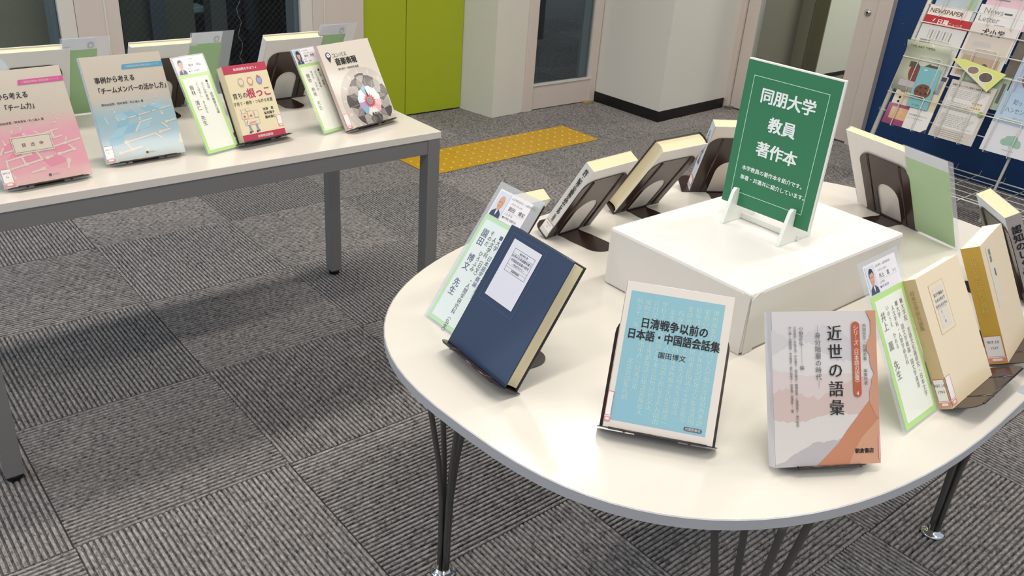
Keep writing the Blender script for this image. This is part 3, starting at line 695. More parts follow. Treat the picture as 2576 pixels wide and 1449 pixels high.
FAN = [mat('wheel_%s' % c[1:], c, .4, coat=.3) for c in ('#ece6dc', '#e6b0b8', '#ecc5c9', '#f0ebe2', '#f0ebe2', '#e9ece6', '#86b6cf', '#e3eaec', '#dfe8ee', '#b49cc6', '#cdb9d2', '#efe0da')]
for k in range(12):
    a0, a1 = math.radians(-30+30*k), math.radians(-30+30*(k+1)); am = (a0+a1)/2
    pc([(cx, cy_), (cx+.040*math.cos(a0), cy_+.040*math.sin(a0)), (cx+.043*math.cos(am), cy_+.043*math.sin(am)), (cx+.040*math.cos(a1), cy_+.040*math.sin(a1))], FAN[(k+2) % 12] if k not in (8,) else FAN[6], 8)
st_ = []
for k in range(32): rr_ = .021 if k % 2 == 0 else .015; st_.append((cx+rr_*math.cos(k*math.pi/16), cy_+rr_*math.sin(k*math.pi/16)))
a.p(st_, mat('star_rose', '#c93552', .4, coat=.6), 10).p(disc(cx, cy_, .0105, 20), G[2], 11).p(disc(cx, cy_, .008, 18), G[1], 12).p(disc(cx, cy_, .005, 16), G[2], 13).p(disc(cx, cy_, .0025, 12), G[1], 14)
a.p([(cx-.004, cy_+.012), (cx+.003, cy_+.012), (cx-.004, cy_+.036)], mat('needle', '#8e2b38', .4), 11)
p_.t('建帛社', cx+.004, .0235, .0082, M_INK, al='C', bold=.03, gap=1.25, z=12)
call_label(p_, -w/2, .004, -w/2+.018, .044, '', '')

# ---- left table, back row (seen from behind)
M_WCOV = mat('white_back_cover', '#dcdad6', .45, coat=.3); M_BEND = dict(pw=.140, lw=.155)
bookb(ZT, .396, -.735, -90, 29, .172, .222, .026, 'thick white book seen from behind, between two name cards on the left table', M_WCOV, hard=True, spine='R', st='dark bookend behind the thick white book near the music textbook', stand_kw=M_BEND)
bookb(ZT, .050, -.690, -90, 29, .172, .222, .020, 'white book seen from behind, behind the pale blue textbook', M_WCOV, hard=True, spine='R', st='dark bookend behind the white book behind the pale blue textbook', stand_kw=M_BEND)
bookb(ZT, -.262, -.660, -90, 29, .178, .224, .020, 'white book seen from behind, behind the pink textbook', M_WCOV, hard=True, spine='R', st='dark bookend behind the white book behind the pink textbook', stand_kw=M_BEND)
M_GRNB = mat('green_card_back', '#95c567', .6)
for x, y, w_, lb, hr in ((-.137, -.655, .118, 'name card seen from behind, left of the pale blue textbook top', 'short'), (.172, -.690, .120, 'name card seen from behind with green back, above the red-banded book', 'long'), (.545, -.700, .122, 'name card seen from behind, peeking over the music textbook', 'short')):
    c_ = card(ZT, x, y, 90, 28.5, w_, .258, lb, [], None, hr, gl=.030, gr=.004, strip=.15, g=M_GRNB)
    pb = Print(c_, 'show_through', backM(.0013), .0001)
    cxx = w_/2-.030-.014-.002
    pb.p(disc(cxx, .232, .0075, 14, .010), mat('ghost_grey', '#b5b6ba', .6), 1).p(disc(cxx, .231, .0045, 12, .0065), mat('ghost_face', '#d7d3d4', .6), 2)
# loose corner of a clear sleeve at the left edge
bm = prism(bmesh.new(), [(-.05, 0), (.045, 0), (.020, .075), (.002, .098), (-.012, .094)], -.0006, 0)
tag(obj('plastic_sleeve', bm, M_SLEEVE, M=pose(-.335, -.842, ZT+.12, -78, 20) @ Matrix.Rotation(0, 4, 'Z')), 'loose bluish clear sleeve corner standing up behind the pink textbook', 'sleeve')
bpy.data.objects['plastic_sleeve'].matrix_world = pose(-.345, -.842, ZT+.1205, -78, 20)
card(ZT, -.494, -1.160, -78, 26, .090, .240, 'green-bordered name card cut off by the left edge of the photo', [], None, 'short', gl=.004, gr=.003, strip=.19)

# ================================================================== rounded table
# white wrapped box
bm = bmesh.new(); X0, X1, Y0, Y1, ZB = .372, .862, -2.440, -2.118, .785
box(bm, X0, X1, Y0, Y1, ZR+.0005, ZB, bev=.006)
M_WRAP = mat('white_wrapping_paper', '#e9e6e2', .42, coat=.15, bump=.12, bscale=9, var=.01)
wb = obj('wrapped_box', bm, M_WRAP); tag(wb, 'white paper-wrapped box in the middle of the rounded table', 'box')
bm = prism(bmesh.new(), [(0, 0), (.026, .0), (.030, .104), (.012, .113), (.001, .112)], 0, .0012, Matrix(((-1, 0, 0, X0+.031), (0, 0, -1, Y0-.0002), (0, 1, 0, ZR+.001), (0, 0, 0, 1))))
obj('folded_flap', bm, M_WRAP, wb)
bm = prism(bmesh.new(), [(0, 0), (.028, .0), (.012, .112), (.0, .111)], 0, .0012, Matrix(((0, 0, -1, X0-.0002), (1, 0, 0, Y0+.002), (0, 1, 0, ZR+.001), (0, 0, 0, 1))))
obj('folded_flap', bm, M_WRAP, wb)

# green sign on white fins
w, h = .193, .2735; SX, SY = .610, -2.282
M_SG = mat('sign_green', '#2f7a53', .55, var=.02)
sg = empty('display_sign', pose(SX, SY, ZB+.0325, -178.1, 1.0)); tag(sg, 'green sign with white Japanese lettering standing on the white box', 'sign')
obj('foam_board', bx(-w/2, w/2, 0, h, -.0055, 0, bev=.0008), mat('foam_board', '#eeeae2', .6), sg)
p_ = Print(sg, 'lettering', base=.0002); M_SW = mat('sign_white', '#eef3f0', .6); M_SL = mat('sign_line', '#bfe3cf', .6)
p_.rect(-w/2, 0, w/2-.0035, h-.003, M_SG, 0)
p_.frame(-w/2+.0170, .0252, w/2-.0228, h-.0281, .0011, M_SL, 1)
p_.t('同朋大学', -.002, h-.070, .0288, M_SW, al='C', bold=.03, sx=.98, gap=1.0, z=2)
p_.t('教員', -.002, h-.118, .0288, M_SW, al='C', bold=.03, z=2)
p_.t('著作本', -.002, h-.166, .0288, M_SW, al='C', bold=.03, z=2)
p_.t('本学教員の著作本を紹介です。', -.066, .0715, .0098, M_SW, bold=.02, sx=.98, z=2)
p_.t('単著・共著共に紹介しています。', -.066, .053, .0098, M_SW, bold=.02, sx=.98, z=2)
st_ = empty('sign_stand', Matrix.Translation((SX, SY, ZB))); tag(st_, 'white plastic stand with two upright fins holding the green sign', 'stand')
M_FIN = mat('white_plastic', '#eef0ea', .35, coat=.2); M_FIN.node_tree.nodes['Principled BSDF'].inputs['Subsurface Weight'].default_value = .2
for yy in (.064, -.062):
    P = [(-.036, 0), (.066, 0), (.066, .008), (.020, .052), (.0085, .052), (.0085, .032), (-.0015, .032), (-.0025, .066), (-.012, .068), (-.018, .062)]
    obj('fin', prism(bmesh.new(), P, -.0035, .0035, Matrix(((1, 0, 0, 0), (0, 0, -1, yy), (0, 1, 0, .0005), (0, 0, 0, 1)))), M_FIN, st_)
obj('cross_bar', bx(.020, .0245, -.068, .068, .001, .012, bev=.0005), M_FIN, st_)

# navy hardcover and its card
w, h, t = .155, .212, .030
M_NAVY = mat('navy_cloth', '#1d3353', .5, coat=.25, bump=.15, bscale=900, var=.03, vscale=40)
r = book(ZR, -.0323, -2.2409, 176.3, 31.6, w, h, t, 'navy blue hardcover with a white paper label', M_NAVY, spine='L', hard=True, back=mat('navy_black_cloth', '#15161d', .45, coat=.3), st='dark bookend under the navy hardcover', stand_kw=dict(pw=.15, lw=.165, ld=.020))
p_ = Print(r, 'paper_label', base=.0006)
M_LBL = mat('label_white_paper', '#dcdbe3', .5, coat=.5)
p_.rect(-.056, .098, .014, .196, M_LBL, 0).frame(-.044, .146, .007, .184, .0005, M_GREYINK, 1)
for y in (.176, .157, .1525): p_.rect(-.044, y, .007, y+.0003, M_GREYINK, 1)
p_.t('園田博文 著', -.019, .178, .0038, M_INK, al='C').t('台湾の日本語教科書と', -.0185, .1705, .0050, M_INK, al='C', bold=.01).t('中国語会話書の研究', -.0185, .1640, .0050, M_INK, al='C', bold=.01)
p_.t('―明治初年まで―', -.0185, .1585, .0038, M_INK, al='C').t('武蔵野書院', -.0185, .1487, .0040, M_INK, al='C', bold=.01)
tp_ = Print(r, 'adhesive_film', base=.0009); tp_.frame(-.064, .088, .022, .203, .0004, mat('film_edge', '#4d6790', .2, coat=1), 0)
card(ZR, .0067, -2.1027, 179.5, 35.2, .115, .266, 'tall name card behind the navy hardcover, portrait of an older man', [('園田　博文　先生', .20, .014, .0160, mat('blue_grey_ink', '#5c6780', .6), .01), ('そのだ　ひろふみ', .42, .012, .0098, M_GREYINK, 0), ('人文学科(日文)・人間学研究科(仏文)', .58, .020, .0098, M_GREYINK, 0), ('■大学　日本語学概論', .74, .012, .0098, MATS['blue_grey_ink'], 0), ('■大学院　言語文化論研究', .90, .012, .0098, MATS['blue_grey_ink'], 0)],
     ('人文学科(日文)・人間学研究科', 'そのだ ひろふみ', '園田　博文', '人 文 学 科', '■大学院 言語文化'), 'bald', gl=.008, gr=.019, top=.008, strip=.20, sleeve=clear('bluish_sleeve', '#dfe8f4', 1, .1, .5), g=mat('pale_green_card', '#bfe0b5', .6), pale=mat('bluish_sheet', '#e3ebe8', .6))

# light blue book
w, h, t = .1515, .209, .026
r = book(ZR, .0638, -2.5283, -142.6, 35, w, h, t, 'light blue book in a white frame cover with black title', mat('ivory_cover', '#e6ddd2', .35, coat=.8), spine='L', st='dark bookend under the light blue book', stand_kw=dict(pw=.163, lw=.168, ld=.006, ph=.165))
a = Print(r, 'cover_print', base=.0002)
SKY = grad('sky_wash', [(0, '#8fc0c8'), (.5, '#93c4c8'), (1, '#86b9c4')], 'X', .3, .35, .8, .5, 14, '#8ab2cf')
a.rect(-w/2+.0085, .011, w/2-.0115, h-.013, SKY, 0)
pool = '明治十一年日本大清国語学校会話集問答官民文書記録言語中東西南北天地山川水火木金土人心手足春夏秋冬風花雪月先生弟子父母兄弟朋友来往出入上下左右前後古今世界万国'
rnd = random.Random(8); M_CAL = mat('calligraphy_pale', '#b5d3cf', .4, coat=.6)
for c in range(10):
    x = -w/2+.0225+c*.0119; n0 = rnd.choice((0, 0, 1)); L = rnd.choice((18, 19, 19)) if c not in (0, 1) else 15
    a.t('　'*n0+''.join(rnd.choice(pool) for _ in range(L)) if c else '明治十一年'+'　'*5+'北京官話集凡例', x, h-.022, .0086, M_CAL, v=True, bold=.012, z=1)
p_ = Print(r, 'lettering', base=.0006)
p_.t('日清戦争以前の', 0, h-.062, .0158, M_INK, al='C', bold=.022, sx=.86, z=1).t('日本語・中国語会話集', .001, h-.0795, .0158, M_INK, al='C', bold=.022, sx=.82, z=1).t('園田博文', .003, h-.101, .0095, M_INK, al='C', bold=.005, gap=1.05, z=1)
p_.p(rrect(.034, .0145, .059, .0200, .0027), M_GREYINK, 1).t('武蔵野書院', .0465, .0157, .0042, M_LBL, al='C', z=2)
call_label(p_, -w/2, .008, -w/2+.0085, .050, '', '')

# mountain-print book
w, h, t = .154, .209, .019
r = book(ZR, .2174, -2.7031, -120.6, 29.9, w, h, t, 'grey and orange mountain-print book with vertical black title', mat('pale_mauve_cover', '#d8d0ce', .22, coat=1), spine='L', hard=False, back=mat('lavender_spine', '#cfccd3', .3, coat=.8), page=PAGEW, st='dark bookend under the mountain-print book', stand_kw=dict(pw=.13, lw=.125, ld=.006))
a = Print(r, 'cover_print', base=.0002)
def ridge(y0, y1, seed, rough=.006, x0=-w/2, x1=w/2, n=34):
    q = random.Random(seed); P = [(x0, 0)]; 
    for k in range(n+1):
        f = k/n; P.append((x0+(x1-x0)*f, y0+(y1-y0)*f + rough*math.sin(f*9+seed) + q.uniform(-.4, .4)*rough))
    return P + [(x1, 0)]
mc = lambda n, c: mat(n, c, .22, coat=1)
a.p(ridge(.185, .172, 3, .010), mc('mist_grey', '#cfc9c8'), 0).p(ridge(.160, .150, 5, .012), mc('mist_pale', '#ddd6d1'), 1).p(ridge(.128, .118, 2, .003), mc('mist_rose', '#dac9c3'), 2)
a.p(ridge(.094, .112, 7, .010), mc('mist_rose_deep', '#d2bab0'), 3).p(ridge(.062, .070, 9, .004), mc('mist_white', '#dcd3cc'), 4)
a.p(ridge(.008, .048, 4, .004, -w/2, w*.30), mc('ridge_grey', '#bdb6b3'), 5)
a.p([(-.018, 0), (-.004, .012), (.016, .030), (.030, .048), (.046, .066), (.060, .082), (w/2, .098), (w/2, 0)], mc('ridge_orange', '#c9825a'), 6).p([(.030, 0), (.038, .018), (.050, .036), (w/2, .062), (w/2, 0)], mc('ridge_orange_pale', '#d39a76'), 7)
q = random.Random(3); e_ = [(w/2, h), (.062, h)] + [(.0665+q.uniform(-.0022, .0022)+.003*math.sin(k*.8), h-.006-k*.008) for k in range(18)] + [(w/2, .06)]
a.p(e_, mc('edge_orange', '#cf9270'), 8)
p_ = Print(r, 'lettering', base=.0018)
p_.t('近世の語彙', .0145, h-.019, .0225, M_INK, v=True, bold=.012, gap=1.12, z=1)
p_.t('―身分階層の時代―', -.0105, h-.019, .0092, M_GREYINK, v=True, gap=1.02, z=1)
p_.p(rrect(.0400, h-.118, .0520, h-.0150, .0059), mc('pill_orange', '#b7552e'), 1).t('シリーズ〈日本語の語彙〉 4', .0460, h-.0195, .0078, mat('pill_text', '#f0d5c2', .5), v=True, gap=.88, bold=.01, z=2)
p_.t('飛田良文・佐藤武義　　編集代表', .0590, h-.018, .0056, M_GREYINK, v=True, z=1)
p_.t('小野正弘――――編', -.0345, h-.020, .0066, M_GREYINK, v=True, z=1).t('平塚雄亮・矢島正浩・中本環子・園田博文・鶴橋俊宏・広瀬満希子・神戸和昭', -.0435, h-.020, .0042, M_GREYINK, v=True, z=1, gap=.92).t('村上謙・佐藤貴裕・米谷隆史・櫛引祐希子・田島優・深澤愛――著', -.0505, h-.020, .0042, M_GREYINK, v=True, z=1, gap=.92)
p_.t('朝倉書店', .053, .0155, .0070, M_INK, al='C', bold=.03, z=1)
p_.rect(w/2-.003, .006, w/2, .038, mat('clear_label_pink', '#e6a9a4', .4), 2)

# card and cream book
card(ZR, .4520, -2.7215, -88.0, 31.2, .122, .262, 'name card on the near right of the rounded table, portrait of a man', [('井上　薫　先生', .14, .018, .0150, M_FADE, .015), ('いのうえ　かおる', .34, .012, .0085, M_FADE, 0), ('人文学科・人間学研究科', .52, .016, .0085, M_FADE, 0), ('■大学　国文学概論・国文学演習', .68, .012, .0092, M_FADE, 0), ('■大学院　言語文化論研究・日本文学', .86, .012, .0092, M_FADE, 0)],
     ('人文学科・人間学研究科', 'いのうえ かおる', '井上　薫', '人文学科', '■大学 国文学'), 'short', gl=.010, gr=.012, top=.004, strip=.19)
w, h, t = .157, .207, .020; M_BUFF = mat('buff_paper_cover', '#ecd9b8', .42, coat=.35, var=.02)
r = book(ZR, .5824, -2.7335, -86.5, 32.1, w, h, t, 'buff cream book with a faint grey title panel, right of the near name card', M_BUFF, spine='L', spinem=mat('tan_spine', '#cdb285', .5, coat=.2, var=.04, vscale=60), page=PAGEW, st='dark bookend with its lip sticking out right of the buff cream book', stand_kw=dict(pw=.15, lw=.195, ld=.040, ox=.022))
p_ = Print(r, base=.0003); p_.rect(-.046, .108, .006, .187, M_BUFF, 0).frame(-.046, .108, .006, .187, .0012, mat('panel_edge', '#dcc9a6', .5), 1).rect(-.037, .116, -.003, .180, mat('panel_grey', '#ddd6c6', .5), 1)
for i, s in enumerate(('国文学概論の', '日本古典文学', '中世日本文学の')): p_.t(s, -.020, .166-i*.009, .0058, M_GREYINK, al='C', bold=.01, z=2)
p_.rect(-.037, .146, -.003, .1464, M_FADE, 2)
for i, s in enumerate(('井', '上', '薫')): p_.t(s, -.026+i*.002, .138-i*.008, .0055, M_FADE, al='C', z=2)
call_label(p_, -w/2+.001, .004, -w/2+.018, .050, '', '')
sp_ = Print(r, 'spine_label', spineM(r, w, -1, .0008), .0003); call_label(sp_, -t+.002, .004, -.001, .048, '907.10', '1703')
sp_.t('日本文学研究論集', -t/2, .19, .008, mat('spine_ink', '#a68f63', .5), v=True)

# yellow-spined book
w, h, t = .150, .206, .030
r = book(ZR, .7916, -2.7150, -79, 28.5, w, h, t, 'cream book with a broad mustard yellow spine at the right edge', M_BUFF, spine='L', spinem=mat('mustard_spine', '#c9a13c', .45, coat=.4, var=.05, vscale=40), page=PAGEW, st='dark bookend under the yellow-spined book', stand_kw=dict(pw=.15, lw=.195, ld=.036, ox=.022))
p_ = Print(r); p_.rect(-.050, .090, -.018, .196, mat('panel_grey2', '#d9cfb9', .5), 0)
p_.t('国語', -.034, .190, .012, M_GREYINK, v=True, bold=.02).t('■', -.026, .156, .018, M_GREYINK, v=True, sx=.5)
sp_ = Print(r, 'spine_label', spineM(r, w, -1, .0008), .0003); call_label(sp_, -t+.001, .004, -.001, .050, '907.10', '1527')
sp_.t('近世文学の研究と資料', -t/2, .19, .010, mat('spine_ink2', '#dcc06a', .5), v=True)

# grey-spined book at the far right, seen from behind
w, h, t = .131, .200, .028
r = bookb(ZR, 1.063, -2.596, 137, 30, w, h, t, 'white book with a grey lettered spine at the right edge, seen from behind', mat('pale_blue_cover', '#d9dfee', .4, coat=.5), spine='L', spinem=mat('mauve_grey_spine', '#a79d98', .4, coat=.4), st='dark bookend behind the grey-spined book at the right edge', stand_kw=M_BEND)
sp_ = Print(r, 'spine_lettering', spineM(r, w, -1, .0010), .0003); sp_.t('認知のしくみと', -t/2, .178, .0185, M_INK, v=True, bold=.03)

# white book seen from behind with green card, far side
w, h, t = .184, .222, .016
bookb(ZR, 1.2170, -2.2370, 168, 29, w, h, t, 'wide white book seen from behind, right of the green sign', mat('white_glossy_cover', '#e4e0dc', .35, coat=.6), spine='R', spinem=mat('blue_edge', '#9fb3da', .4), page=PAGE, back=mat('white_glossy_cover', '#e4e0dc', .35, coat=.6), st='dark bookend behind the wide white book, right of the sign', stand_kw=dict(pw=.142, lw=.15, ox=-.014, gz=.003))
card(ZR, 1.1856, -2.3750, -12, 29, .127, .247, 'name card seen from behind with a big pale green back, right of the sign', [], None, 'short', gl=.012, gr=.002, strip=.13, g=mat('leaf_green_card', '#b3d58c', .6))

# three books along the far left rim, seen from behind
w, h, t = .134, .209, .026
M_J = mat('white_film_cover', '#e0dcd6', .4, coat=.3)
r = bookb(ZR, .4788, -1.9048, -86.5, 31.5, w, h, t, 'white book with vertically lettered spine, first along the far rim', M_J, spine='R', st='dark bookend behind the white book with lettered spine', stand_kw=dict(pw=.138, lw=.14, foot=.115))
sp_ = Print(r, 'spine_lettering', spineM(r, w, 1, .0010), .0003)
sp_.t('校訂・紀貫之全歌集を読みとく力', t/2, .200, .0098, M_INK, v=True, bold=.02, gap=.9).t('田中登・佐藤雅代 著', t/2, .086, .0066, M_INK, v=True, bold=.01, gap=.85)
sp_.rect(.001, .010, t-.001, .037, M_LAB, 1).rect(.001, .0365, t-.001, .0372, M_RED, 2).rect(.001, .0120, t-.001, .0126, M_RED, 2).t('910.27', t/2, .029, .0048, M_GREYINK, al='C', z=2).t('キ', t/2, .021, .0046, M_GREYINK, al='C', z=2)
w, h, t = .141, .214, .034
r = bookb(ZR, .7128, -1.8857, -92, 33.5, w, h, t, 'thick book with black boards seen from behind, second along the far rim', mat('black_boards', '#15130f', .4, coat=.5), spine='L', hard=True, back=mat('white_film_back', '#d8d4ce', .4, coat=.3), spinem=MATS['black_boards'], st='dark bookend behind the thick black-boarded book', stand_kw=dict(pw=.142, lw=.15, foot=.10))
w, h, t = .150, .212, .024
r = bookb(ZR, .979, -1.915, -122, 26, w, h, t, 'white book partly hidden behind the green sign', mat('off_white_cover', '#ddd3c8', .4, coat=.4), spine='R', spinem=mat('white_blue_spine', '#d7dce2', .4, coat=.5), st='dark bookend with wide lip behind the sign', stand_kw=dict(pw=.15, lw=.19, ld=.03))
sp_ = Print(r, 'spine_lettering', spineM(r, w, 1, .0010), .0003); sp_.t('ことばの学習と支援', t/2, .19, .012, mat('spine_blue_ink', '#49607a', .5), v=True, bold=.02).rect(.002, .012, t-.002, .040, M_PINKL, 1).rect(.003, .016, t-.003, .036, M_LAB, 2)
# small book behind the tall card
w, h, t = .106, .192, .026
r = bookb(ZR, .2195, -1.962, -92, 30, w, h, t, 'small book whose cream page tops show behind the tall name card', mat('dark_jacket', '#3a2c28', .4, coat=.4), spine='R', back=M_J, spinem=M_J, st='dark bookend behind the small book behind the tall name card', stand_kw=dict(pw=.090, lw=.09, ld=.003, foot=.08, fw=.024))
# clear wrapper hanging over the right rim
bm = bmesh.new(); N = 6
P0_ = [(.672+.02*k, -2.789+.003*math.sin(k), ZR+.0012) for k in range(N)]
rows = [P0_, [(x+.001, y-.006, ZR-.004) for x, y, z in P0_], [(x+.002+.003*math.sin(k*2), y-.010, ZR-.022-.006*k % .02) for k, (x, y, z) in enumerate(P0_)], [(x+.010, y-.010+.004*math.sin(k*1.3), ZR-.040-.012*abs(math.sin(k*1.1))) for k, (x, y, z) in enumerate(P0_)]]
vv = [[bm.verts.new(q) for q in R] for R in [[(x, y+.020, ZR+.0008) for x, y, z in P0_]]+rows]
for A_, B_ in zip(vv, vv[1:]):
    for k in range(N-1): bm.faces.new((A_[k], A_[k+1], B_[k+1], B_[k]))
ow = obj('plastic_wrapper', bm, clear('wrapper_film', '#eef2f6', 1, .1, .35)); tag(ow, 'crumpled clear plastic draped over the near right rim of the rounded table', 'wrapper')
sm = ow.modifiers.new('s', 'SOLIDIFY'); sm.thickness = .0003

# ================================================================== leaflet rack
SL = .36; RN_ = math.hypot(1, SL)
RM = Matrix(((0, SL/RN_, -1/RN_, 3.28), (-1, 0, 0, 0), (0, 1/RN_, SL/RN_, 0), (0, 0, 0, 1)))
rk = empty('leaflet_rack', RM)
# rack space: x = metres to the right, y = metres up the slope, z = towards the viewer
tag(rk, 'white wire leaflet rack leaning in front of the blue wall', 'rack')
M_WIRE = mat('white_wire', '#ddd8cc', .35, coat=.3)
XL, XR = 1.078, 2.08
for x in (XL, XR): obj('rail', tube(bmesh.new(), [(x, .055, .0), (x, 1.9, .0)], .0115, 12), M_WIRE, rk)
obj('rail', tube(bmesh.new(), [(1.715, .03, -.012), (1.715, 1.9, -.012)], .0062, 12), M_WIRE, rk)
k = 1; y = .3923
while y < 1.5:
    zf = {0: .0, 2: .046, 3: .004, 4: .044, 5: .038, 6: .028}.get(k, .012)
    obj('cross_wire', tube(bmesh.new(), [(XL-.004, y, -.002), (XL+.008, y, zf), (XR-.008, y, zf), (XR+.004, y, -.002)], .0027, 6), M_WIRE, rk)
    if k % 3 == 2: obj('back_wire', tube(bmesh.new(), [(XL, y+.02, -.008), (XR, y+.02, -.008)], .0022, 6), M_WIRE, rk)
    y += .0873; k += 1
def rackbox(x0, x1, y0, zf):   # wire hoop that holds the leaflets of one pocket
    bm = bmesh.new(); tube(bm, [(x0, y0, 0), (x0, y0-.006, zf), (x0, y0+.150, zf+.002), (x0+.006, y0+.156, zf+.002), (x1-.006, y0+.156, zf+.002), (x1, y0+.150, zf+.002), (x1, y0-.006, zf), (x1, y0, 0)], .0024, 6)
    obj('hoop', bm, M_WIRE, rk)
for row, y0 in enumerate((.333, .515, .600, .868)):
    for c in range(4): rackbox(1.165+c*.225, 1.270+c*.225, y0, .043 - row*.004)
bm = bmesh.new()
bs = empty('wire_shelf', Matrix.Identity(4), rk)
bs.matrix_local = RM.inverted()
for q in (3.36, 3.42, 3.50, 3.58, 3.66, 3.74, 3.80): tube(bm, [(q, -1.05, .075 if q > 3.37 and q < 3.79 else .082), (q, -2.1, .075 if q > 3.37 and q < 3.79 else .082)], .0026 if 3.37 < q < 3.79 else .0036, 6)
o = obj('shelf_wires', bm, M_WIRE, bs)
bm = bmesh.new()
for k in range(9): tube(bm, [(3.33, -1.10-k*.12, .079), (3.83, -1.10-k*.12, .079), (3.84, -1.10-k*.12, .10)], .0022, 6)
obj('shelf_wires', bm, M_WIRE, bs)
for a_, b_ in ((3.36, -1.06), (3.82, -1.06), (3.36, -2.09), (3.82, -2.09)): obj('foot', tube(bmesh.new(), [(a_, b_, 0), (a_, b_, .08)], .007, 10), M_WIRE, bs)

def leaflet(name, label, x0, y0, x1, y1, z, m, th=.004, skew=0, cat='leaflet', rz=0):
    """leaflet standing in the rack; prints are laid out from its lower left corner"""
    M = RM @ Matrix.Translation((x0, y0, z)) @ Matrix.Rotation(math.radians(rz), 4, 'Z')
    r = empty(name, M); tag(r, label, cat)
    w_, h_ = x1-x0, y1-y0
    bm = prism(bmesh.new(), [(0, 0), (w_, 0), (w_+skew, h_), (skew, h_)], -th, 0); obj('sheet', bm, m, r)
    return r, w_, h_
def lm_(n, c, **k): return mat(n, c, .4, coat=.4, **k)
NW = lm_('newsprint', '#e6dfd8'); BROWN = mat('brown_ink', '#7d5547', .6)
# top row
r, w_, h_ = leaflet('leaflet', 'pale blue leaflet at the very top left of the rack', 1.112, .868, 1.315, 1.13, .010, lm_('sky_leaflet', '#b9c3c9', var=.12, vscale=12)); Print(r).rect(.15, 0, .19, .26, mat('sage', '#a9b9a0', .5)).t('特集', .17, .14, .012, M_GREYINK, v=True)
r, w_, h_ = leaflet('newspaper', 'white newspaper with brown capital letters, top left of the rack', 1.097, .640, 1.300, .914, .014, NW, cat='newspaper'); Print(r).t('NEWSPAPER', .008, .242, .0285, BROWN, bold=.02, sx=1.0)
r, w_, h_ = leaflet('newspaper', 'newspaper with a red banner heading in the rack', 1.098, .602, 1.313, .868, .019, lm_('grey_news', '#d9d7d4'), cat='newspaper'); q = Print(r)
q.rect(0, .222, .221, .266, mat('news_red', '#b81826', .45)).t('日展', .062, .230, .028, M_WHITE, bold=.03).t('ニュース', .118, .231, .017, M_WHITE).p([(.040, .238), (.046, .240), (.052, .254), (.045, .250)], M_WHITE, 1)
for k in range(8): q.rect(.045+.015*k, .160, .0505+.015*k, .200, M_FADE if k % 2 else mat('pale_ink', '#bfbcb8', .6), 1)
q.rect(.02, .135, .07, .152, M_FADE, 1).rect(.10, .110, .19, .130, mat('pale_ink', '#bfbcb8', .6), 1)
r, w_, h_ = leaflet('leaflet', 'pink leaflet at the top right of the rack', 1.336, .868, 1.545, 1.12, .010, lm_('pink_leaflet', '#e0bcc8')); Print(r).t('クラシ', .06, .15, .05, mat('magenta_ink', '#b0487c', .5), bold=.02).rect(.01, .115, .10, .122, M_FADE)
r, w_, h_ = leaflet('newsletter', 'white newsletter with thin grey title under the pink leaflet', 1.322, .720, 1.535, .957, .014, lm_('white_news', '#e3dfde'), cat='newsletter'); q = Print(r); q.t('News', .022, .200, .036, M_FADE, sx=1.05).t('Letter', .012, .163, .036, M_FADE, sx=1.05).rect(.115, .205, .15, .213, M_GREYINK).rect(.09, .150, .14, .156, M_FADE)
r, w_, h_ = leaflet('magazine', 'beige magazine with brush-lettered title in the second column', 1.322, .620, 1.530, .872, .020, lm_('beige_mag', '#ddd4cb'), cat='magazine'); q = Print(r)
q.rect(.012, .010, .200, .205, lm_('mag_panel', '#cfc4b6'), 0).t('犬小学', .055, .205, .033, M_INK, bold=.02, gap=1.05, z=2).rect(.02, .010, .19, .105, lm_('mag_tan', '#b99f88'), 1).p(disc(.075, .040, .020, 16, .040), M_GREYINK, 2).p(disc(.13, .040, .022, 16, .040), M_GREYINK, 2).p(disc(.10, .045, .020, 16, .050), lm_('mag_tan', '#b99f88'), 3).rect(.04, .150, .12, .170, MATS['pale_ink'], 1)
r, w_, h_ = leaflet('leaflet', 'dark photo leaflet at the right edge of the rack, upper row', 1.545, .560, 1.75, .865, .012, lm_('dark_photo', '#5b5047', var=.5, vscale=25))
# middle row
bm = bmesh.new(); V0 = []
for k, (y, z) in enumerate(((.50, .028), (.58, .030), (.66, .034), (.70, .044), (.728, .066))): V0.append([bm.verts.new((.0, y-.5, z)), bm.verts.new((.105, y-.5, z+.004)), bm.verts.new((.215, y-.5, z))])
for A_, B_ in zip(V0, V0[1:]):
    for k in range(2): bm.faces.new((A_[k], A_[k+1], B_[k+1], B_[k])).smooth = True
r = empty('magazine', RM @ Matrix.Translation((1.085, .5, 0))); tag(r, 'curled pale green magazine with a red-brown picture, left column', 'magazine')
o = obj('sheet', bm, lm_('pale_green_mag', '#c9cdb2'), r); sm = o.modifiers.new('s', 'SOLIDIFY'); sm.thickness = .003; sm.offset = 0
q = Print(r, base=.0375); q.p(disc(.11, .095, .055, 20, .060), lm_('seal_brown', '#7c352b', var=.3, vscale=60), 0).rect(.045, .115, .180, .140, lm_('seal_dark', '#54443a'), 0).rect(.03, .02, .19, .05, lm_('seal_mauve', '#b9aeb4'), 0)
q = Print(r, 'title_lettering', Matrix(((1, 0, 0, 0), (0, .62, -.78, .2015), (0, .78, .62, .0460), (0, 0, 0, 1))), .0030); q.t('THE ART TIMES', .02, .008, .018, MATS['seal_dark'])
r, w_, h_ = leaflet('leaflet', 'brochure with navy heading and grey photos behind the teal leaflet', 1.118, .432, 1.330, .606, .030, lm_('beige_leaf', '#d9c8a8')); q = Print(r)
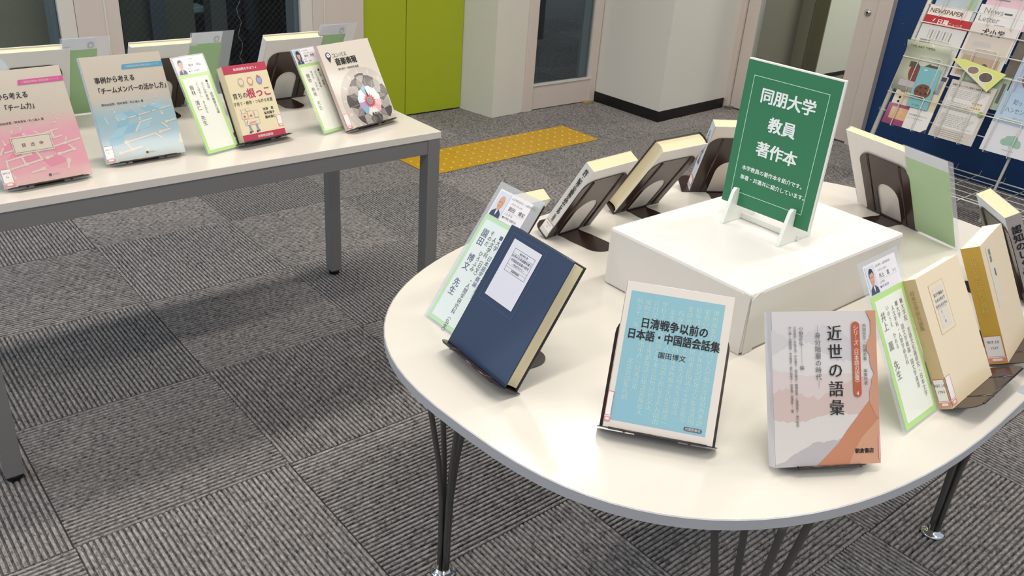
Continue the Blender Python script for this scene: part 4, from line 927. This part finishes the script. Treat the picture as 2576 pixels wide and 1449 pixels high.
q.rect(.005, .15, .207, .170, lm_('navy_head', '#2c3d66')).rect(.01, .085, .075, .148, lm_('photo_grey', '#8c8a8c', var=.5, vscale=50), 1).rect(.15, .085, .20, .148, lm_('photo_grey', '#8c8a8c', var=.5, vscale=50), 1).t('ART', .02, .060, .020, M_GREYINK, bold=.03).p(disc(.03, .035, .006, 12), M_INK, 1).p(disc(.03, .015, .006, 12), M_INK, 1)
r, w_, h_ = leaflet('leaflet', 'tall teal leaflet with a round brown picture in the left column', 1.198, .435, 1.300, .628, .040, lm_('teal_leaf', '#78b3b8'), skew=-.012); q = Print(r)
q.p(disc(.045, .080, .040, 26, .034), lm_('brown_ball', '#6b3c22', var=.3, vscale=50), 1)
for a_, b_ in ((.030, .095), (.055, .098), (.040, .070), (.064, .072), (.022, .075)): q.p(disc(a_, b_, .0055, 12, .004), M_BLACK, 2)
q.t('ふくおか', .022, .010, .009, M_GREYINK, bold=.02).t('AA', .012, .175, .012, M_WHITE, bold=.03)
r, w_, h_ = leaflet('leaflet', 'small leaflet, half purple with a picture and half white', 1.112, .334, 1.333, .434, .034, lm_('white_leaf', '#e4e0d9')); q = Print(r)
q.rect(0, 0, .105, .100, lm_('purple_leaf', '#8e2d5e')).rect(.022, .028, .105, .085, lm_('pic_tan', '#cfa06a', var=.3, vscale=50), 1).t('北名古屋市文化センター', .112, .066, .0085, M_GREYINK).t('アートライブラリー', .112, .050, .0085, M_GREYINK).p([(.200, 0), (.221, 0), (.221, .02)], M_INK, 1)
r, w_, h_ = leaflet('leaflet', 'grey text-filled sheet with two gold marks in the middle column', 1.350, .334, 1.556, .604, .034, lm_('grey_sheet', '#c9c1b6')); q = Print(r)
PW = lm_('sheet_white', '#dcd8d2'); GOLD = mat('gold_mark', '#c79a45', .5)
q.rect(.012, .050, .190, .235, PW, 0).t('前略に当たってのご挨拶と本展覧会のご案内', .010, .245, .0088, M_INK, bold=.015)
for k in range(21):
    if k in (5, 6, 12, 13): continue
    q.t('本展示会では地域の皆様に美術に親しむ機会と作品を'[k % 5:], .016, .226-k*.0083, .0066, M_FADE, z=1)
for yy in (.180, .160): q.rect(.125, yy-.004, .19, yy+.012, PW, 3).t('●●●●', .128, yy, .013, GOLD, z=4)
for k in range(4): q.rect(.02, .012+k*.009, .16-.02*(k % 2), .0135+k*.009, M_FADE, 1)
r, w_, h_ = leaflet('leaflet', 'green leaflet behind the grey text sheet, only its right part visible', 1.375, .515, 1.592, .665, .024, lm_('green_leaf', '#9bab93', var=.15, vscale=20)); Print(r).rect(.19, .03, .205, .12, M_GREYINK).rect(.02, .05, .12, .10, M_FADE)
r, w_, h_ = leaflet('leaflet', 'yellow leaflet with two oval pictures lying askew', 1.312, .690, 1.560, .700, .050, lm_('yellow_leaf', '#d8dc7c'))
for c_ in list(r.children): bpy.data.objects.remove(c_)
bm = prism(bmesh.new(), [(0, 0), (.210, -.112), (.258, -.020), (.060, .008)], -.003, 0); obj('sheet', bm, MATS['yellow_leaf'], r)
q = Print(r); q.p(disc(.115, -.032, .028, 20, .019), M_WHITE).p(disc(.115, -.032, .025, 20, .016), lm_('oval_brown', '#8b7468', var=.3, vscale=60), 1).p(disc(.180, -.052, .032, 20, .024), M_WHITE).p(disc(.180, -.052, .029, 20, .021), lm_('oval_dark', '#5c4a44', var=.5, vscale=60), 1)
q.p([(.0, .0), (.04, -.021), (.205, -.105), (.19, -.085)], MATS['sheet_white'], 1)
r, w_, h_ = leaflet('leaflet', 'blue leaflet with a drawn face at the right edge of the rack', 1.596, .606, 1.80, .80, .022, lm_('blue_leaf', '#a9bbd6', var=.12, vscale=14)); q = Print(r); q.p(disc(.075, .075, .04, 20, .05), lm_('drawn_brown', '#8a5b3c')).p(disc(.08, .085, .026, 18, .032), M_SKIN, 1)
r, w_, h_ = leaflet('leaflet', 'pale blue and white leaflet with a green tree, lower right of the rack', 1.592, .336, 1.800, .608, .034, lm_('pale_leaf', '#d6d6da')); q = Print(r)
q.rect(0, .130, .208, .272, grad('tree_wash', [(0, '#d3dbe0'), (1, '#a5bfd4')], 'Y', .3, .4, .4, .5, 14, '#7fa6d2'), 0).t('知っていますか', .050, .222, .026, M_GREYINK, sx=.8).t('ハンセン病を', .030, .185, .026, M_GREYINK, sx=.8).t('理解のために', .075, .160, .008, M_FADE)
TG = lm_('tree_green', '#8fb3a0', var=.12, vscale=60)
for a_, b_, c_ in ((.11, .065, .026), (.09, .058, .020), (.135, .060, .022), (.12, .078, .018), (.10, .075, .016), (.145, .052, .014)): q.p(disc(a_, b_, c_, 16, c_*.8), TG, 1)
q.rect(.114, .030, .117, .05, TG, 1).rect(.09, .022, .14, .0235, M_FADE, 1)
o = obj('magnet', lathe(bmesh.new(), [(.011, 0), (.012, .003), (.010, .006)], 18), mat('green_magnet', '#86a64a', .4), M=RM @ Matrix.Translation((1.537, .478, .0405)))
tag(o, 'small round green button clipped beside the grey text sheet', 'magnet')

finalize_prints()
